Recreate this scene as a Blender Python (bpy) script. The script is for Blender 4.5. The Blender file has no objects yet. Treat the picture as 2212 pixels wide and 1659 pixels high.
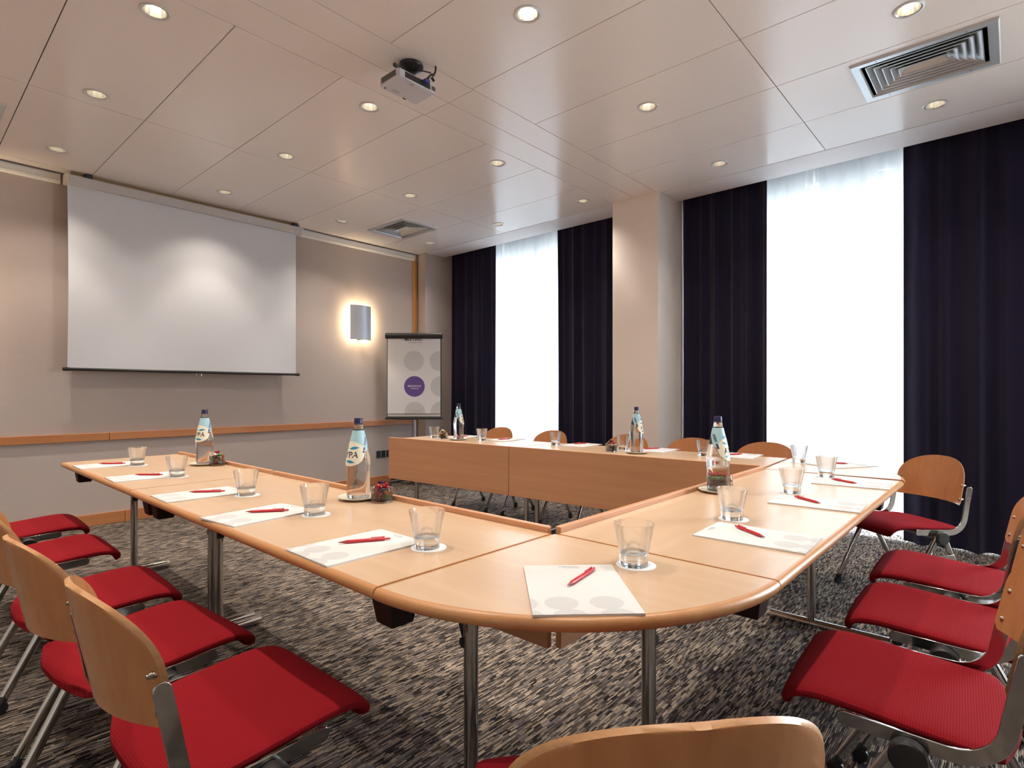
import bpy, bmesh, math, random
from mathutils import Vector, Matrix
from mathutils.geometry import tessellate_polygon

C = bpy.context.scene.collection
SC = bpy.context.scene
PI = math.pi
R = math.radians

# ------------------------------------------------------------------ camera, world, exposure
cam_data = bpy.data.cameras.new('camera')
cam = bpy.data.objects.new('camera', cam_data)
C.objects.link(cam)
cam.location = (0, 0, 1.15)
cam.rotation_euler = (R(90), 0, R(41.82 - 90))
cam_data.sensor_width = 36
cam_data.lens = 36 * 1211.5 / 2212
cam_data.shift_y = 17.0 / 2212
cam_data.clip_start = 0.02
SC.camera = cam

world = bpy.data.worlds.new('daylight')
SC.world = world
world.use_nodes = True
bg = world.node_tree.nodes['Background']
bg.inputs['Strength'].default_value = 12.0
# overcast sky above the horizon, a darker street below it
_n = world.node_tree.nodes
_tc = _n.new('ShaderNodeTexCoord'); _sx = _n.new('ShaderNodeSeparateXYZ'); _rp = _n.new('ShaderNodeValToRGB')
_rp.color_ramp.elements[0].position = 0.48; _rp.color_ramp.elements[0].color = (0.55, 0.54, 0.53, 1)
_rp.color_ramp.elements[1].position = 0.54; _rp.color_ramp.elements[1].color = (0.90, 0.95, 1.0, 1)
_ma = _n.new('ShaderNodeMath'); _ma.operation = 'MULTIPLY_ADD'; _ma.inputs[1].default_value = 0.5; _ma.inputs[2].default_value = 0.5
world.node_tree.links.new(_tc.outputs['Generated'], _sx.inputs[0]); world.node_tree.links.new(_sx.outputs[2], _ma.inputs[0])
world.node_tree.links.new(_ma.outputs[0], _rp.inputs[0]); world.node_tree.links.new(_rp.outputs[0], bg.inputs['Color'])

SC.view_settings.view_transform = 'Standard'
SC.view_settings.look = 'None'
SC.view_settings.gamma = 1
SC.view_settings.use_curve_mapping = False
SC.view_settings.exposure = 1.56
SC.cycles.max_bounces = 14
SC.cycles.diffuse_bounces = 6
SC.cycles.glossy_bounces = 5
SC.cycles.transmission_bounces = 10
SC.cycles.transparent_max_bounces = 24
SC.cycles.caustics_reflective = False
SC.cycles.caustics_refractive = False
SC.cycles.sample_clamp_indirect = 4.0
SC.cycles.use_light_tree = True

SPOT_W = 22.5
SCONCE_W = 2.2
WARM = (1.0, 0.88, 0.75)

CEIL = 2.96
TOP = 0.73

# daylight enters through the two windows and an added, unseen third (portals only guide the sampling of the sky)
for yc, ln in ((4.38, 2.4), (1.0, 2.5), (-2.27, 2.05)):
    ld = bpy.data.lights.new('window_portal', 'AREA')
    ld.shape = 'RECTANGLE'; ld.size = ln; ld.size_y = 2.9
    ld.cycles.is_portal = True
    lo = bpy.data.objects.new('window_portal', ld); C.objects.link(lo)
    lo.location = (5.52, yc, 1.46)
    lo.rotation_euler = (R(90), 0, R(90))      # shines towards -X


# ------------------------------------------------------------------ materials
def mat(name, col=(0.5, 0.5, 0.5), rough=0.5, metal=0.0, spec=0.5, coat=0.0, coat_rough=0.1, emit=None, emit_s=0, sheen=0.0):
    m = bpy.data.materials.new(name); m.use_nodes = True
    b = m.node_tree.nodes['Principled BSDF']
    b.inputs['Base Color'].default_value = (*col, 1)
    b.inputs['Roughness'].default_value = rough
    b.inputs['Metallic'].default_value = metal
    b.inputs['Specular IOR Level'].default_value = spec
    b.inputs['Coat Weight'].default_value = coat
    b.inputs['Coat Roughness'].default_value = coat_rough
    b.inputs['Sheen Weight'].default_value = sheen
    if emit:
        b.inputs['Emission Color'].default_value = (*emit, 1)
        b.inputs['Emission Strength'].default_value = emit_s
    return m


class NT:
    def __init__(s, m):
        s.t = m.node_tree; s.n = s.t.nodes; s.b = s.n.get('Principled BSDF')
    def new(s, typ, **kw):
        n = s.n.new(typ)
        for k, v in kw.items(): setattr(n, k, v)
        return n
    def link(s, a, b): s.t.links.new(a, b)
    def math(s, op, a, b=None, c=None):
        n = s.n.new('ShaderNodeMath'); n.operation = op
        for i, v in enumerate((a, b, c)):
            if v is None: continue
            if isinstance(v, (int, float)): n.inputs[i].default_value = v
            else: s.link(v, n.inputs[i])
        return n.outputs[0]
    def ramp(s, fac, stops, interp='LINEAR'):
        n = s.n.new('ShaderNodeValToRGB'); n.color_ramp.interpolation = interp
        e = n.color_ramp.elements
        while len(e) < len(stops): e.new(0.5)
        for i, (p, c) in enumerate(stops):
            e[i].position = p; e[i].color = (*c, 1)
        s.link(fac, n.inputs[0]); return n.outputs[0]
    def noise(s, vec, scale, detail=3, rough=0.5):
        n = s.n.new('ShaderNodeTexNoise'); n.inputs['Scale'].default_value = scale
        n.inputs['Detail'].default_value = detail; n.inputs['Roughness'].default_value = rough
        if vec is not None: s.link(vec, n.inputs['Vector'])
        return n.outputs['Fac']
    def mapping(s, scale=(1, 1, 1), rot=(0, 0, 0), coord='Object'):
        tc = s.n.new('ShaderNodeTexCoord'); mp = s.n.new('ShaderNodeMapping')
        mp.inputs['Scale'].default_value = scale; mp.inputs['Rotation'].default_value = rot
        s.link(tc.outputs[coord], mp.inputs['Vector']); return mp.outputs[0]
    def bump(s, h, strength=0.2, dist=0.002):
        n = s.n.new('ShaderNodeBump'); n.inputs['Strength'].default_value = strength
        n.inputs['Distance'].default_value = dist
        s.link(h, n.inputs['Height']); s.link(n.outputs[0], s.b.inputs['Normal'])


def wood(name, c0, c1, scale=(3, 40, 40), rough=0.35, coat=0.0, spec=0.5, rays=0.0):
    m = mat(name, c0, rough, spec=spec, coat=coat, coat_rough=0.12)
    t = NT(m); v = t.mapping(scale)
    f = t.noise(v, 1.0, 5, 0.6)
    f2 = t.noise(t.mapping(tuple(s * 0.22 for s in scale)), 1.0, 2, 0.5)
    mix = t.math('ADD', t.math('MULTIPLY', f, 0.6), t.math('MULTIPLY', f2, 0.4))
    col = t.ramp(mix, [(0.33, c0), (0.67, c1)])
    t.link(col, t.b.inputs['Base Color'])
    return m


M = {}
M['top'] = wood('beech_laminate', (0.50, 0.345, 0.22), (0.58, 0.415, 0.28), (22, 2.0, 22), 0.29, spec=0.45)
M['edge'] = wood('beech_edge', (0.42, 0.195, 0.075), (0.52, 0.26, 0.11), (30, 3, 30), 0.35)
M['panel'] = wood('beech_panel', (0.50, 0.245, 0.128), (0.59, 0.305, 0.165), (20, 1.6, 30), 0.4)
M['ply'] = wood('beech_plywood', (0.42, 0.165, 0.058), (0.55, 0.24, 0.092), (26, 26, 3), 0.26, coat=0.25)
M['plyedge'] = wood('plywood_edge', (0.46, 0.22, 0.09), (0.60, 0.33, 0.15), (40, 40, 200), 0.4)
M['rail'] = wood('beech_rail', (0.44, 0.165, 0.06), (0.54, 0.225, 0.085), (2.2, 30, 30), 0.38)
M['chrome'] = mat('chrome', (0.52, 0.505, 0.49), 0.10, 1.0)
M['steel'] = mat('satin_steel', (0.55, 0.56, 0.58), 0.32, 1.0)
M['alu'] = mat('brushed_aluminium', (0.62, 0.66, 0.73), 0.4, 0.35)
M['black'] = mat('black_plastic', (0.012, 0.012, 0.013), 0.42)
M['darkbrown'] = mat('dark_brown_plastic', (0.018, 0.013, 0.011), 0.6, spec=0.2)
M['charcoal'] = mat('charcoal_metal', (0.035, 0.035, 0.04), 0.4, 0.2)
M['white'] = mat('white_plastic', (0.72, 0.72, 0.72), 0.4)
M['paper'] = mat('white_paper', (0.84, 0.865, 0.91), 0.75, spec=0.2)
M['paper2'] = mat('cream_paper', (0.60, 0.605, 0.61), 0.75, spec=0.2)
M['print'] = mat('grey_print', (0.50, 0.505, 0.515), 0.75, spec=0.2)
M['printdark'] = mat('dark_print', (0.06, 0.06, 0.07), 0.7, spec=0.2)
M['printmid'] = mat('mid_grey_print', (0.35, 0.35, 0.36), 0.7, spec=0.2)
M['dotgrey'] = mat('pale_grey_ink', (0.66, 0.68, 0.72), 0.75, spec=0.2)
M['purple'] = mat('purple_ink', (0.17, 0.105, 0.36), 0.7, spec=0.2)
M['whiteink'] = mat('white_ink', (0.85, 0.85, 0.85), 0.7, spec=0.2)
M['penred'] = mat('red_pen_plastic', (0.50, 0.022, 0.03), 0.25)
M['redtip'] = mat('dark_red_plastic', (0.30, 0.02, 0.02), 0.3)
M['ceramic'] = mat('cream_ceramic', (0.78, 0.74, 0.63), 0.16)
M['capblue'] = mat('navy_cap', (0.018, 0.014, 0.07), 0.35)
M['lblblue'] = mat('pale_blue_label', (0.38, 0.62, 0.72), 0.4)
M['lblcream'] = mat('cream_label', (0.80, 0.80, 0.66), 0.4)
M['lblleaf'] = mat('blue_leaf', (0.03, 0.27, 0.50), 0.4)
M['lblnavy'] = mat('navy_print', (0.05, 0.04, 0.16), 0.4)
M['brass'] = mat('dull_bolt', (0.50, 0.44, 0.34), 0.25, 1.0)
M['ceil'] = mat('painted_metal_panel', (0.84, 0.775, 0.735), 0.2, spec=0.42)
M['soffit'] = mat('painted_soffit', (0.76, 0.71, 0.70), 0.55, spec=0.3)
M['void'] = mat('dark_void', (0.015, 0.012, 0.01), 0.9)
M['cornice'] = mat('white_cornice', (0.70, 0.69, 0.68), 0.5)
M['pillar'] = mat('pillar_paint', (0.88, 0.82, 0.77), 0.8, spec=0.2)
M['hidden'] = mat('room_paint', (0.80, 0.72, 0.64), 0.8, spec=0.2)
M['vent'] = mat('vent_aluminium', (0.58, 0.60, 0.62), 0.38, 0.55)
M['ventcore'] = mat('vent_vane_taupe', (0.36, 0.31, 0.28), 0.5, 0.2)
M['mirror'] = mat('downlight_reflector', (0.85, 0.82, 0.76), 0.24, 1.0)
M['ring'] = mat('downlight_ring', (0.66, 0.65, 0.64), 0.3, 0.25)
M['bulb'] = mat('lamp_bulb', (0.9, 0.9, 0.85), 0.5, emit=(1.0, 0.90, 0.74), emit_s=8)
M['sbulb'] = mat('wall_lamp_bulb', (0.9, 0.9, 0.85), 0.5, emit=(1.0, 0.80, 0.52), emit_s=3)
M['projbody'] = mat('projector_casing', (0.56, 0.55, 0.60), 0.45)
M['projgrill'] = mat('projector_grille', (0.09, 0.08, 0.06), 0.5)
M['vga'] = mat('blue_plug', (0.02, 0.03, 0.20), 0.4)
M['lens'] = mat('lens_glass', (0.02, 0.02, 0.03), 0.05)
M['casebeige'] = mat('screen_case_paint', (0.56, 0.54, 0.535), 0.45)
M['capbeige'] = mat('screen_end_cap', (0.62, 0.56, 0.46), 0.5)
M['batten'] = mat('pale_wood_batten', (0.36, 0.24, 0.13), 0.6)
M['frame'] = mat('window_frame_white', (0.7, 0.72, 0.74), 0.4)
M['trunk'] = wood('orange_wood_strip', (0.42, 0.20, 0.06), (0.52, 0.26, 0.09), (30, 30, 2), 0.4)

# screen cloth
m = mat('screen_cloth', (0.70, 0.715, 0.745), 0.85, spec=0.15); M['cloth'] = m
t = NT(m); t.bump(t.noise(t.mapping((6, 1, 30)), 1.0, 3), 0.05, 0.004)

# wall covering: fine vertical texture
def wallpaper(name, col):
    m = mat(name, col, 0.78, spec=0.22)
    t = NT(m)
    f = t.noise(t.mapping((260, 260, 40)), 1.0, 3, 0.6)
    g = t.noise(t.mapping((1.3, 1.3, 1.3)), 1.0, 2, 0.5)
    f = t.math('ADD', t.math('MULTIPLY', f, 0.7), t.math('MULTIPLY', g, 0.3))
    lo = tuple(c * 0.95 for c in col); hi = tuple(min(1, c * 1.05) for c in col)
    t.link(t.ramp(f, [(0.35, lo), (0.65, hi)]), t.b.inputs['Base Color'])
    t.bump(t.noise(t.mapping((300, 300, 60)), 1.0, 2), 0.04, 0.0006)
    return m
M['wall'] = wallpaper('taupe_wallcovering', (0.52, 0.445, 0.405))

# red woven seat fabric
def weave(name, col, rough=0.9, sheen=0.0, k=260, strength=0.4):
    m = mat(name, col, rough, spec=0.08, sheen=sheen); t = NT(m)
    tc = t.new('ShaderNodeTexCoord'); sp = t.new('ShaderNodeSeparateXYZ')
    t.link(tc.outputs['Object'], sp.inputs[0])
    a = t.math('MULTIPLY', t.math('SINE', t.math('MULTIPLY', sp.outputs[0], k * PI * 1.7)), 0.45)
    b = t.math('SINE', t.math('MULTIPLY', sp.outputs[1], k * PI * 1.5))
    h = t.math('MULTIPLY', t.math('ADD', a, 1.0), t.math('ADD', b, 1.0))
    h = t.math('MULTIPLY', h, 0.25)
    t.link(t.ramp(h, [(0.0, tuple(c * 0.75 for c in col)), (1.0, tuple(min(1, c * 1.22) for c in col))]), t.b.inputs['Base Color'])
    t.bump(h, strength, 0.0012)
    return m
M['red'] = weave('red_woven_fabric', (0.240, 0.009, 0.015))

# dark navy curtain
m = mat('navy_curtain_cloth', (0.019, 0.0165, 0.042), 0.9, spec=0.12, sheen=0.12); M['navy'] = m
t = NT(m); t.bump(t.noise(t.mapping((900, 900, 900)), 1.0, 2), 0.15, 0.0008)

# sheer curtain: light passes through the weave
m = bpy.data.materials.new('white_sheer_voile'); m.use_nodes = True; M['sheer'] = m
nt = m.node_tree; nt.nodes.clear()
o_ = nt.nodes.new('ShaderNodeOutputMaterial')
tl = nt.nodes.new('ShaderNodeBsdfTranslucent'); tl.inputs[0].default_value = (0.43, 0.455, 0.48, 1)
df = nt.nodes.new('ShaderNodeBsdfDiffuse'); df.inputs[0].default_value = (0.82, 0.84, 0.86, 1)
tr = nt.nodes.new('ShaderNodeBsdfTransparent'); tr.inputs[0].default_value = (1, 1, 1, 1)
m1 = nt.nodes.new('ShaderNodeMixShader'); m1.inputs[0].default_value = 0.35
m2 = nt.nodes.new('ShaderNodeMixShader'); m2.inputs[0].default_value = 0.035
nt.links.new(tl.outputs[0], m1.inputs[1]); nt.links.new(df.outputs[0], m1.inputs[2])
nt.links.new(m1.outputs[0], m2.inputs[1]); nt.links.new(tr.outputs[0], m2.inputs[2])
nt.links.new(m2.outputs[0], o_.inputs[0])

# thin clear glass (panes, tumbler walls, bowls): transparent with Fresnel gloss
def thin_glass(name, tint=(0.985, 0.992, 0.99), edge=0.35):
    m = bpy.data.materials.new(name); m.use_nodes = True
    nt = m.node_tree; nt.nodes.clear()
    o = nt.nodes.new('ShaderNodeOutputMaterial')
    a = nt.nodes.new('ShaderNodeBsdfTransparent'); a.inputs[0].default_value = (*tint, 1)
    g = nt.nodes.new('ShaderNodeBsdfGlossy'); g.inputs['Roughness'].default_value = 0.03
    lw = nt.nodes.new('ShaderNodeLayerWeight'); lw.inputs['Blend'].default_value = 0.5
    pw = nt.nodes.new('ShaderNodeMath'); pw.operation = 'POWER'; pw.inputs[1].default_value = 4.0
    f = nt.nodes.new('ShaderNodeMath'); f.operation = 'MULTIPLY_ADD'; f.inputs[1].default_value = edge; f.inputs[2].default_value = 0.02
    nt.links.new(lw.outputs['Facing'], pw.inputs[0]); nt.links.new(pw.outputs[0], f.inputs[0])
    x = nt.nodes.new('ShaderNodeMixShader')
    nt.links.new(f.outputs[0], x.inputs[0]); nt.links.new(a.outputs[0], x.inputs[1]); nt.links.new(g.outputs[0], x.inputs[2])
    nt.links.new(x.outputs[0], o.inputs[0])
    return m
M['thin'] = thin_glass('clear_thin_glass')
M['pane'] = thin_glass('window_pane_glass', (0.94, 0.97, 0.98), 0.4)

# solid refracting glass / water
def solid_glass(name, ior, clear=0.3, tint=(0.97, 0.99, 0.99)):
    m = bpy.data.materials.new(name); m.use_nodes = True
    nt = m.node_tree; nt.nodes.clear()
    o = nt.nodes.new('ShaderNodeOutputMaterial')
    a = nt.nodes.new('ShaderNodeBsdfTransparent'); a.inputs[0].default_value = (*tint, 1)
    g = nt.nodes.new('ShaderNodeBsdfGlass'); g.inputs['Roughness'].default_value = 0.0
    g.inputs['IOR'].default_value = ior; g.inputs['Color'].default_value = (*tint, 1)
    x = nt.nodes.new('ShaderNodeMixShader'); x.inputs[0].default_value = 1 - clear
    nt.links.new(a.outputs[0], x.inputs[1]); nt.links.new(g.outputs[0], x.inputs[2])
    nt.links.new(x.outputs[0], o.inputs[0])
    return m
M['water'] = solid_glass('bottled_water_glass', 1.34, 0.25)
M['tumbler'] = solid_glass('tumbler_glass', 1.45, 0.35, (0.99, 0.995, 0.995))
M['base'] = solid_glass('thick_glass_base', 1.45, 0.2)

# loop-pile carpet: short streaks laid along X
m = mat('streaked_loop_carpet', (0.1, 0.09, 0.08), 0.95, spec=0.08); M['carpet'] = m
t = NT(m)
tc = t.new('ShaderNodeTexCoord'); sp = t.new('ShaderNodeSeparateXYZ'); t.link(tc.outputs['Object'], sp.inputs[0])
wob = t.math('MULTIPLY', t.math('SUBTRACT', t.noise(t.mapping((14, 14, 1)), 1.0, 2), 0.5), 0.010)
yy = t.math('DIVIDE', t.math('ADD', sp.outputs[1], wob), 0.0056)
row = t.math('FLOOR', yy)
w1 = t.new('ShaderNodeTexWhiteNoise', noise_dimensions='1D'); t.link(row, w1.inputs['W'])
xx = t.math('ADD', t.math('DIVIDE', sp.outputs[0], 0.038), t.math('MULTIPLY', w1.outputs['Value'], 37.0))
cell = t.math('FLOOR', xx)
cb = t.new('ShaderNodeCombineXYZ'); t.link(cell, cb.inputs[0]); t.link(row, cb.inputs[1])
w2 = t.new('ShaderNodeTexWhiteNoise', noise_dimensions='2D'); t.link(cb.outputs[0], w2.inputs['Vector'])
patch = t.noise(t.mapping((3.2, 5.5, 1)), 1.0, 3, 0.6)
tone = t.math('ADD', w2.outputs['Value'], t.math('MULTIPLY', t.math('SUBTRACT', patch, 0.5), 0.40))
col = t.ramp(tone, [(0.0, (0.013, 0.011, 0.012)), (0.18, (0.036, 0.031, 0.030)), (0.42, (0.108, 0.088, 0.075)),
                    (0.60, (0.142, 0.130, 0.135)), (0.80, (0.25, 0.202, 0.156)), (1.0, (0.40, 0.33, 0.26))])
fine = t.noise(t.mapping((420, 700, 1)), 1.0, 2)
mx = t.new('ShaderNodeMix', data_type='RGBA', blend_type='MULTIPLY'); mx.inputs[0].default_value = 1.0
t.link(col, mx.inputs[6])
fr = t.ramp(fine, [(0.3, (0.62, 0.62, 0.62)), (0.7, (1.25, 1.25, 1.25))]); t.link(fr, mx.inputs[7])
t.link(mx.outputs[2], t.b.inputs['Base Color'])
fy = t.math('SUBTRACT', yy, row); groove = t.math('SINE', t.math('MULTIPLY', fy, PI))
hh = t.math('ADD', t.math('MULTIPLY', groove, 0.5), t.math('ADD', t.math('MULTIPLY', w2.outputs['Value'], 0.5), t.math('MULTIPLY', fine, 0.4)))
t.bump(hh, 0.7, 0.004)

SWEET = {
    'red': mat('red_wrapper', (0.42, 0.012, 0.03), 0.15, coat=0.6), 'dark purple': mat('purple_wrapper', (0.05, 0.012, 0.05), 0.15, coat=0.6),
    'gold': mat('gold_wrapper', (0.60, 0.38, 0.06), 0.15, coat=0.6), 'green': mat('green_wrapper', (0.10, 0.28, 0.05), 0.15, coat=0.6),
    'orange': mat('orange_wrapper', (0.66, 0.26, 0.10), 0.15, coat=0.6), 'white': mat('white_wrapper', (0.75, 0.72, 0.68), 0.15, coat=0.6)}


# ------------------------------------------------------------------ mesh helpers
class MB:
    def __init__(s): s.v = []; s.f = []; s.mi = []
    def add(s, vs, fs, mi=0):
        o = len(s.v); s.v += [tuple(p) for p in vs]
        for f in fs: s.f.append(tuple(i + o for i in f)); s.mi.append(mi)
        return s
    def box(s, c, d, rot=None, mi=0, taper=None):
        hx, hy, hz = d[0] / 2, d[1] / 2, d[2] / 2
        vs = []
        for z in (-hz, hz):
            k = 1.0 if (taper is None or z > 0) else taper
            for x, y in ((-hx, -hy), (hx, -hy), (hx, hy), (-hx, hy)): vs.append(Vector((x * k, y * k, z)))
        if rot is not None: vs = [rot @ p for p in vs]
        vs = [p + Vector(c) for p in vs]
        return s.add(vs, [(3, 2, 1, 0), (4, 5, 6, 7), (0, 1, 5, 4), (1, 2, 6, 5), (2, 3, 7, 6), (3, 0, 4, 7)], mi)
    def lathe(s, prof, seg=32, c=(0, 0, 0), axis='z', mi=0, closed=False):
        vs = []; n = len(prof)
        for k in range(seg):
            a = 2 * PI * k / seg
            for r, z in prof:
                p = (r * math.cos(a), r * math.sin(a), z)
                if axis == 'x': p = (p[2], p[0], p[1])
                if axis == 'y': p = (p[1], p[2], p[0])
                vs.append((p[0] + c[0], p[1] + c[1], p[2] + c[2]))
        fs = []
        for k in range(seg):
            q = (k + 1) % seg
            for i in range(n if closed else n - 1):
                j = (i + 1) % n
                fs.append((k * n + i, q * n + i, q * n + j, k * n + j))
        return s.add(vs, fs, mi)
    def tube(s, pts, r, seg=12, sx=1.0, sy=1.0, up=(0, 0, 1), caps=True, mi=0):
        pts = [Vector(p) for p in pts]; rs = r if isinstance(r, (list, tuple)) else [r] * len(pts)
        vs = []; n = len(pts); prev = None
        for i, p in enumerate(pts):
            d = (pts[min(i + 1, n - 1)] - pts[max(i - 1, 0)]).normalized()
            if prev is None:
                u = Vector(up)
                if abs(d.dot(u)) > 0.97: u = Vector((1, 0, 0)) if abs(d.x) < 0.9 else Vector((0, 1, 0))
                a = d.cross(u).normalized()
            else:
                a = (prev - d * prev.dot(d)).normalized()
            prev = a; b = a.cross(d).normalized()
            for k in range(seg):
                t = 2 * PI * k / seg
                vs.append(p + a * (rs[i] * sx * math.cos(t)) + b * (rs[i] * sy * math.sin(t)))
        fs = []
        for i in range(n - 1):
            for k in range(seg):
                q = (k + 1) % seg
                fs.append((i * seg + k, (i + 1) * seg + k, (i + 1) * seg + q, i * seg + q))
        if caps:
            fs.append(tuple(range(seg))); fs.append(tuple((n - 1) * seg + k for k in reversed(range(seg))))
        return s.add(vs, fs, mi)
    def prism(s, poly, z0, z1, fn=None, mi=0):
        n = len(poly); vs = [(x, y, z0) for x, y in poly] + [(x, y, z1) for x, y in poly]
        if fn: vs = [fn(*p) for p in vs]
        fs = [tuple(reversed(range(n))), tuple(range(n, 2 * n))] + [(i, (i + 1) % n, n + (i + 1) % n, n + i) for i in range(n)]
        return s.add(vs, fs, mi)
    def grid(s, fn, nu, nv, mi=0, flip=False):
        vs = [fn(i / nu, j / nv) for i in range(nu + 1) for j in range(nv + 1)]; w = nv + 1
        fs = [(i * w + j, (i + 1) * w + j, (i + 1) * w + j + 1, i * w + j + 1) for i in range(nu) for j in range(nv)]
        if flip: fs = [tuple(reversed(f)) for f in fs]
        return s.add(vs, fs, mi)
    def shell(s, fn, nrm, nu, nv, th, mi=0, mi_edge=None):
        """closed sheet of thickness th: fn(u,v) front surface, nrm(u,v) unit vector along which the back lies"""
        fr = [Vector(fn(i / nu, j / nv)) for i in range(nu + 1) for j in range(nv + 1)]
        bk = [p + Vector(nrm(i / nu, j / nv)) * (th(i / nu, j / nv) if callable(th) else th)
              for p, (i, j) in zip(fr, [(i, j) for i in range(nu + 1) for j in range(nv + 1)])]
        w = nv + 1; o = len(fr); fs = []; me = []
        for i in range(nu):
            for j in range(nv):
                a, b, c, d = i * w + j, (i + 1) * w + j, (i + 1) * w + j + 1, i * w + j + 1
                fs += [(a, b, c, d), (o + d, o + c, o + b, o + a)]
        s.add(fr + bk, fs, mi)
        base = len(s.v) - 2 * o; ring = [i * w for i in range(nu + 1)] + [nu * w + j for j in range(1, nv + 1)] + \
            [i * w + nv for i in range(nu - 1, -1, -1)] + [j for j in range(nv - 1, 0, -1)]
        for k in range(len(ring)):
            p, q = ring[k], ring[(k + 1) % len(ring)]
            s.f.append((base + p, base + o + p, base + o + q, base + q)); s.mi.append(mi if mi_edge is None else mi_edge)
        return s
    def mesh(s, name, mats, smooth=True, angle=40, merge=False):
        me = bpy.data.meshes.new(name); me.from_pydata(s.v, [], s.f)
        for m_ in (mats if isinstance(mats, (list, tuple)) else [mats]): me.materials.append(m_)
        for p, i in zip(me.polygons, s.mi): p.material_index = i
        bm = bmesh.new(); bm.from_mesh(me)
        if merge: bmesh.ops.remove_doubles(bm, verts=bm.verts, dist=1e-5)
        bmesh.ops.recalc_face_normals(bm, faces=bm.faces)
        bm.to_mesh(me); bm.free()
        if smooth:
            me.shade_smooth()
            me.set_sharp_from_angle(angle=R(angle))
        me.update(); return me
    def build(s, name, mats, parent=None, smooth=True, angle=40, merge=False, bevel=0, subsurf=0, keep=False):
        o = bpy.data.objects.new(name, s.mesh(name, mats, smooth, angle, merge)); C.objects.link(o)
        if parent is not None: o.parent = parent
        if subsurf:
            md = o.modifiers.new('subsurf', 'SUBSURF'); md.levels = subsurf; md.render_levels = subsurf
        if bevel:
            md = o.modifiers.new('bevel', 'BEVEL'); md.width = bevel; md.segments = 3; md.limit_method = 'ANGLE'; md.angle_limit = R(50)
        return o


def tag(o, label, cat, group=None):
    o['label'] = label; o['category'] = cat
    if group: o['group'] = group
    return o


def thing(name, label, cat, loc=(0, 0, 0), rz=0, group=None):
    o = bpy.data.objects.new(name, None); C.objects.link(o)
    o.empty_display_size = 0.05
    o.location = loc; o.rotation_euler = (0, 0, rz)
    return tag(o, label, cat, group)


def struct(o, label=None):
    o['kind'] = 'structure'
    if label: o['label'] = label
    return o


def copy_tree(o, parent=None):
    c = o.copy(); C.objects.link(c)
    if parent is not None: c.parent = parent
    for ch in list(o.children): copy_tree(ch, c)
    return c


def put(src, used, loc, rz, label):
    """first call moves the source itself, later calls copy it"""
    o = src if not used else copy_tree(src)
    used.append(1)
    o.location = loc; o.rotation_euler = (0, 0, rz); o['label'] = label
    return o


def text_verts(s, size, ox=0.0, oy=0.0, align='CENTER', bold=0.0):
    cu = bpy.data.curves.new('lettering', 'FONT'); cu.body = s; cu.size = size; cu.align_x = align; cu.align_y = 'CENTER'
    cu.offset = bold; cu.resolution_u = 3; cu.fill_mode = 'FRONT'
    ob = bpy.data.objects.new('lettering', cu)
    C.objects.link(ob)
    dg = bpy.context.evaluated_depsgraph_get()
    me = bpy.data.meshes.new_from_object(ob.evaluated_get(dg))
    vs = [(v.co.x + ox, v.co.y + oy) for v in me.vertices]; fs = [tuple(p.vertices) for p in me.polygons]
    bpy.data.objects.remove(ob); bpy.data.meshes.remove(me); bpy.data.curves.remove(cu)
    return vs, fs


def clip_poly(poly, x0, x1, y0, y1):
    def cut(P, ax, lim, keep_less):
        out = []
        for i in range(len(P)):
            a, b = P[i - 1], P[i]
            ia = a[ax] <= lim if keep_less else a[ax] >= lim
            ib = b[ax] <= lim if keep_less else b[ax] >= lim
            if ia != ib:
                k = (lim - a[ax]) / (b[ax] - a[ax]); q = [a[0] + k * (b[0] - a[0]), a[1] + k * (b[1] - a[1])]; q[ax] = lim
                out.append(tuple(q))
            if ib: out.append(b)
        return out
    for ax, lim, less in ((0, x0, False), (0, x1, True), (1, y0, False), (1, y1, True)):
        if poly: poly = cut(poly, ax, lim, less)
    return poly


def circle(cx, cy, r, n=40): return [(cx + r * math.cos(2 * PI * k / n), cy + r * math.sin(2 * PI * k / n)) for k in range(n)]


# ------------------------------------------------------------------ the room shell
XW = 5.40      # window wall
YS = 5.90      # screen wall
XL, YB = -1.85, -3.70

struct(MB().box(((XL + XW) / 2, (YB + YS) / 2, -0.05), (XW - XL + 0.6, YS - YB + 0.6, 0.1)).build('floor', M['carpet'], smooth=False),
       'grey and brown streaked loop carpet')
struct(MB().box(((XL + XW) / 2, YS + 0.1, 1.65), (XW - XL + 0.6, 0.2, 3.3)).build('wall_front', M['wall'], smooth=False), 'taupe wall behind the screen')
struct(MB().box((XL - 0.1, (YB + YS) / 2, 1.65), (0.2, YS - YB + 0.2, 3.3)).build('wall_left', M['hidden'], smooth=False))
struct(MB().box(((XL + XW) / 2, YB - 0.1, 1.65), (XW - XL + 0.6, 0.2, 3.3)).build('wall_back', mat('dark_back_wall', (0.05, 0.035, 0.03), 0.8), smooth=False))
WINS = [(3.20, 5.60), (-0.25, 2.28), (-3.30, -1.25)]  # last opening is an added window, out of view, to brighten the room
wb = MB()
for y0, y1 in ((5.60, YS), (2.28, 3.20), (-1.25, -0.25), (YB, -3.30)):
    wb.box((XW + 0.1, (y0 + y1) / 2, 1.65), (0.2, y1 - y0, 3.3))
for y0, y1 in WINS:
    wb.box((XW + 0.1, (y0 + y1) / 2, 3.12), (0.2, y1 - y0, 0.36))
struct(wb.build('wall_right', M['pillar'], smooth=False))
struct(MB().box(((4.65 + XW) / 2, (2.39 + 2.868) / 2, 1.6), (XW - 4.65, 2.868 - 2.39, 3.2)).build('wall_pillar', M['pillar'], bevel=0.004), 'pale pillar between the two windows')
struct(MB().box(((4.70 + XW) / 2, (5.715 + YS) / 2, 1.6), (XW - 4.70, YS - 5.715, 3.2)).build('wall_column', M['wall'], bevel=0.004), 'column in the corner beside the curtain')
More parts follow.
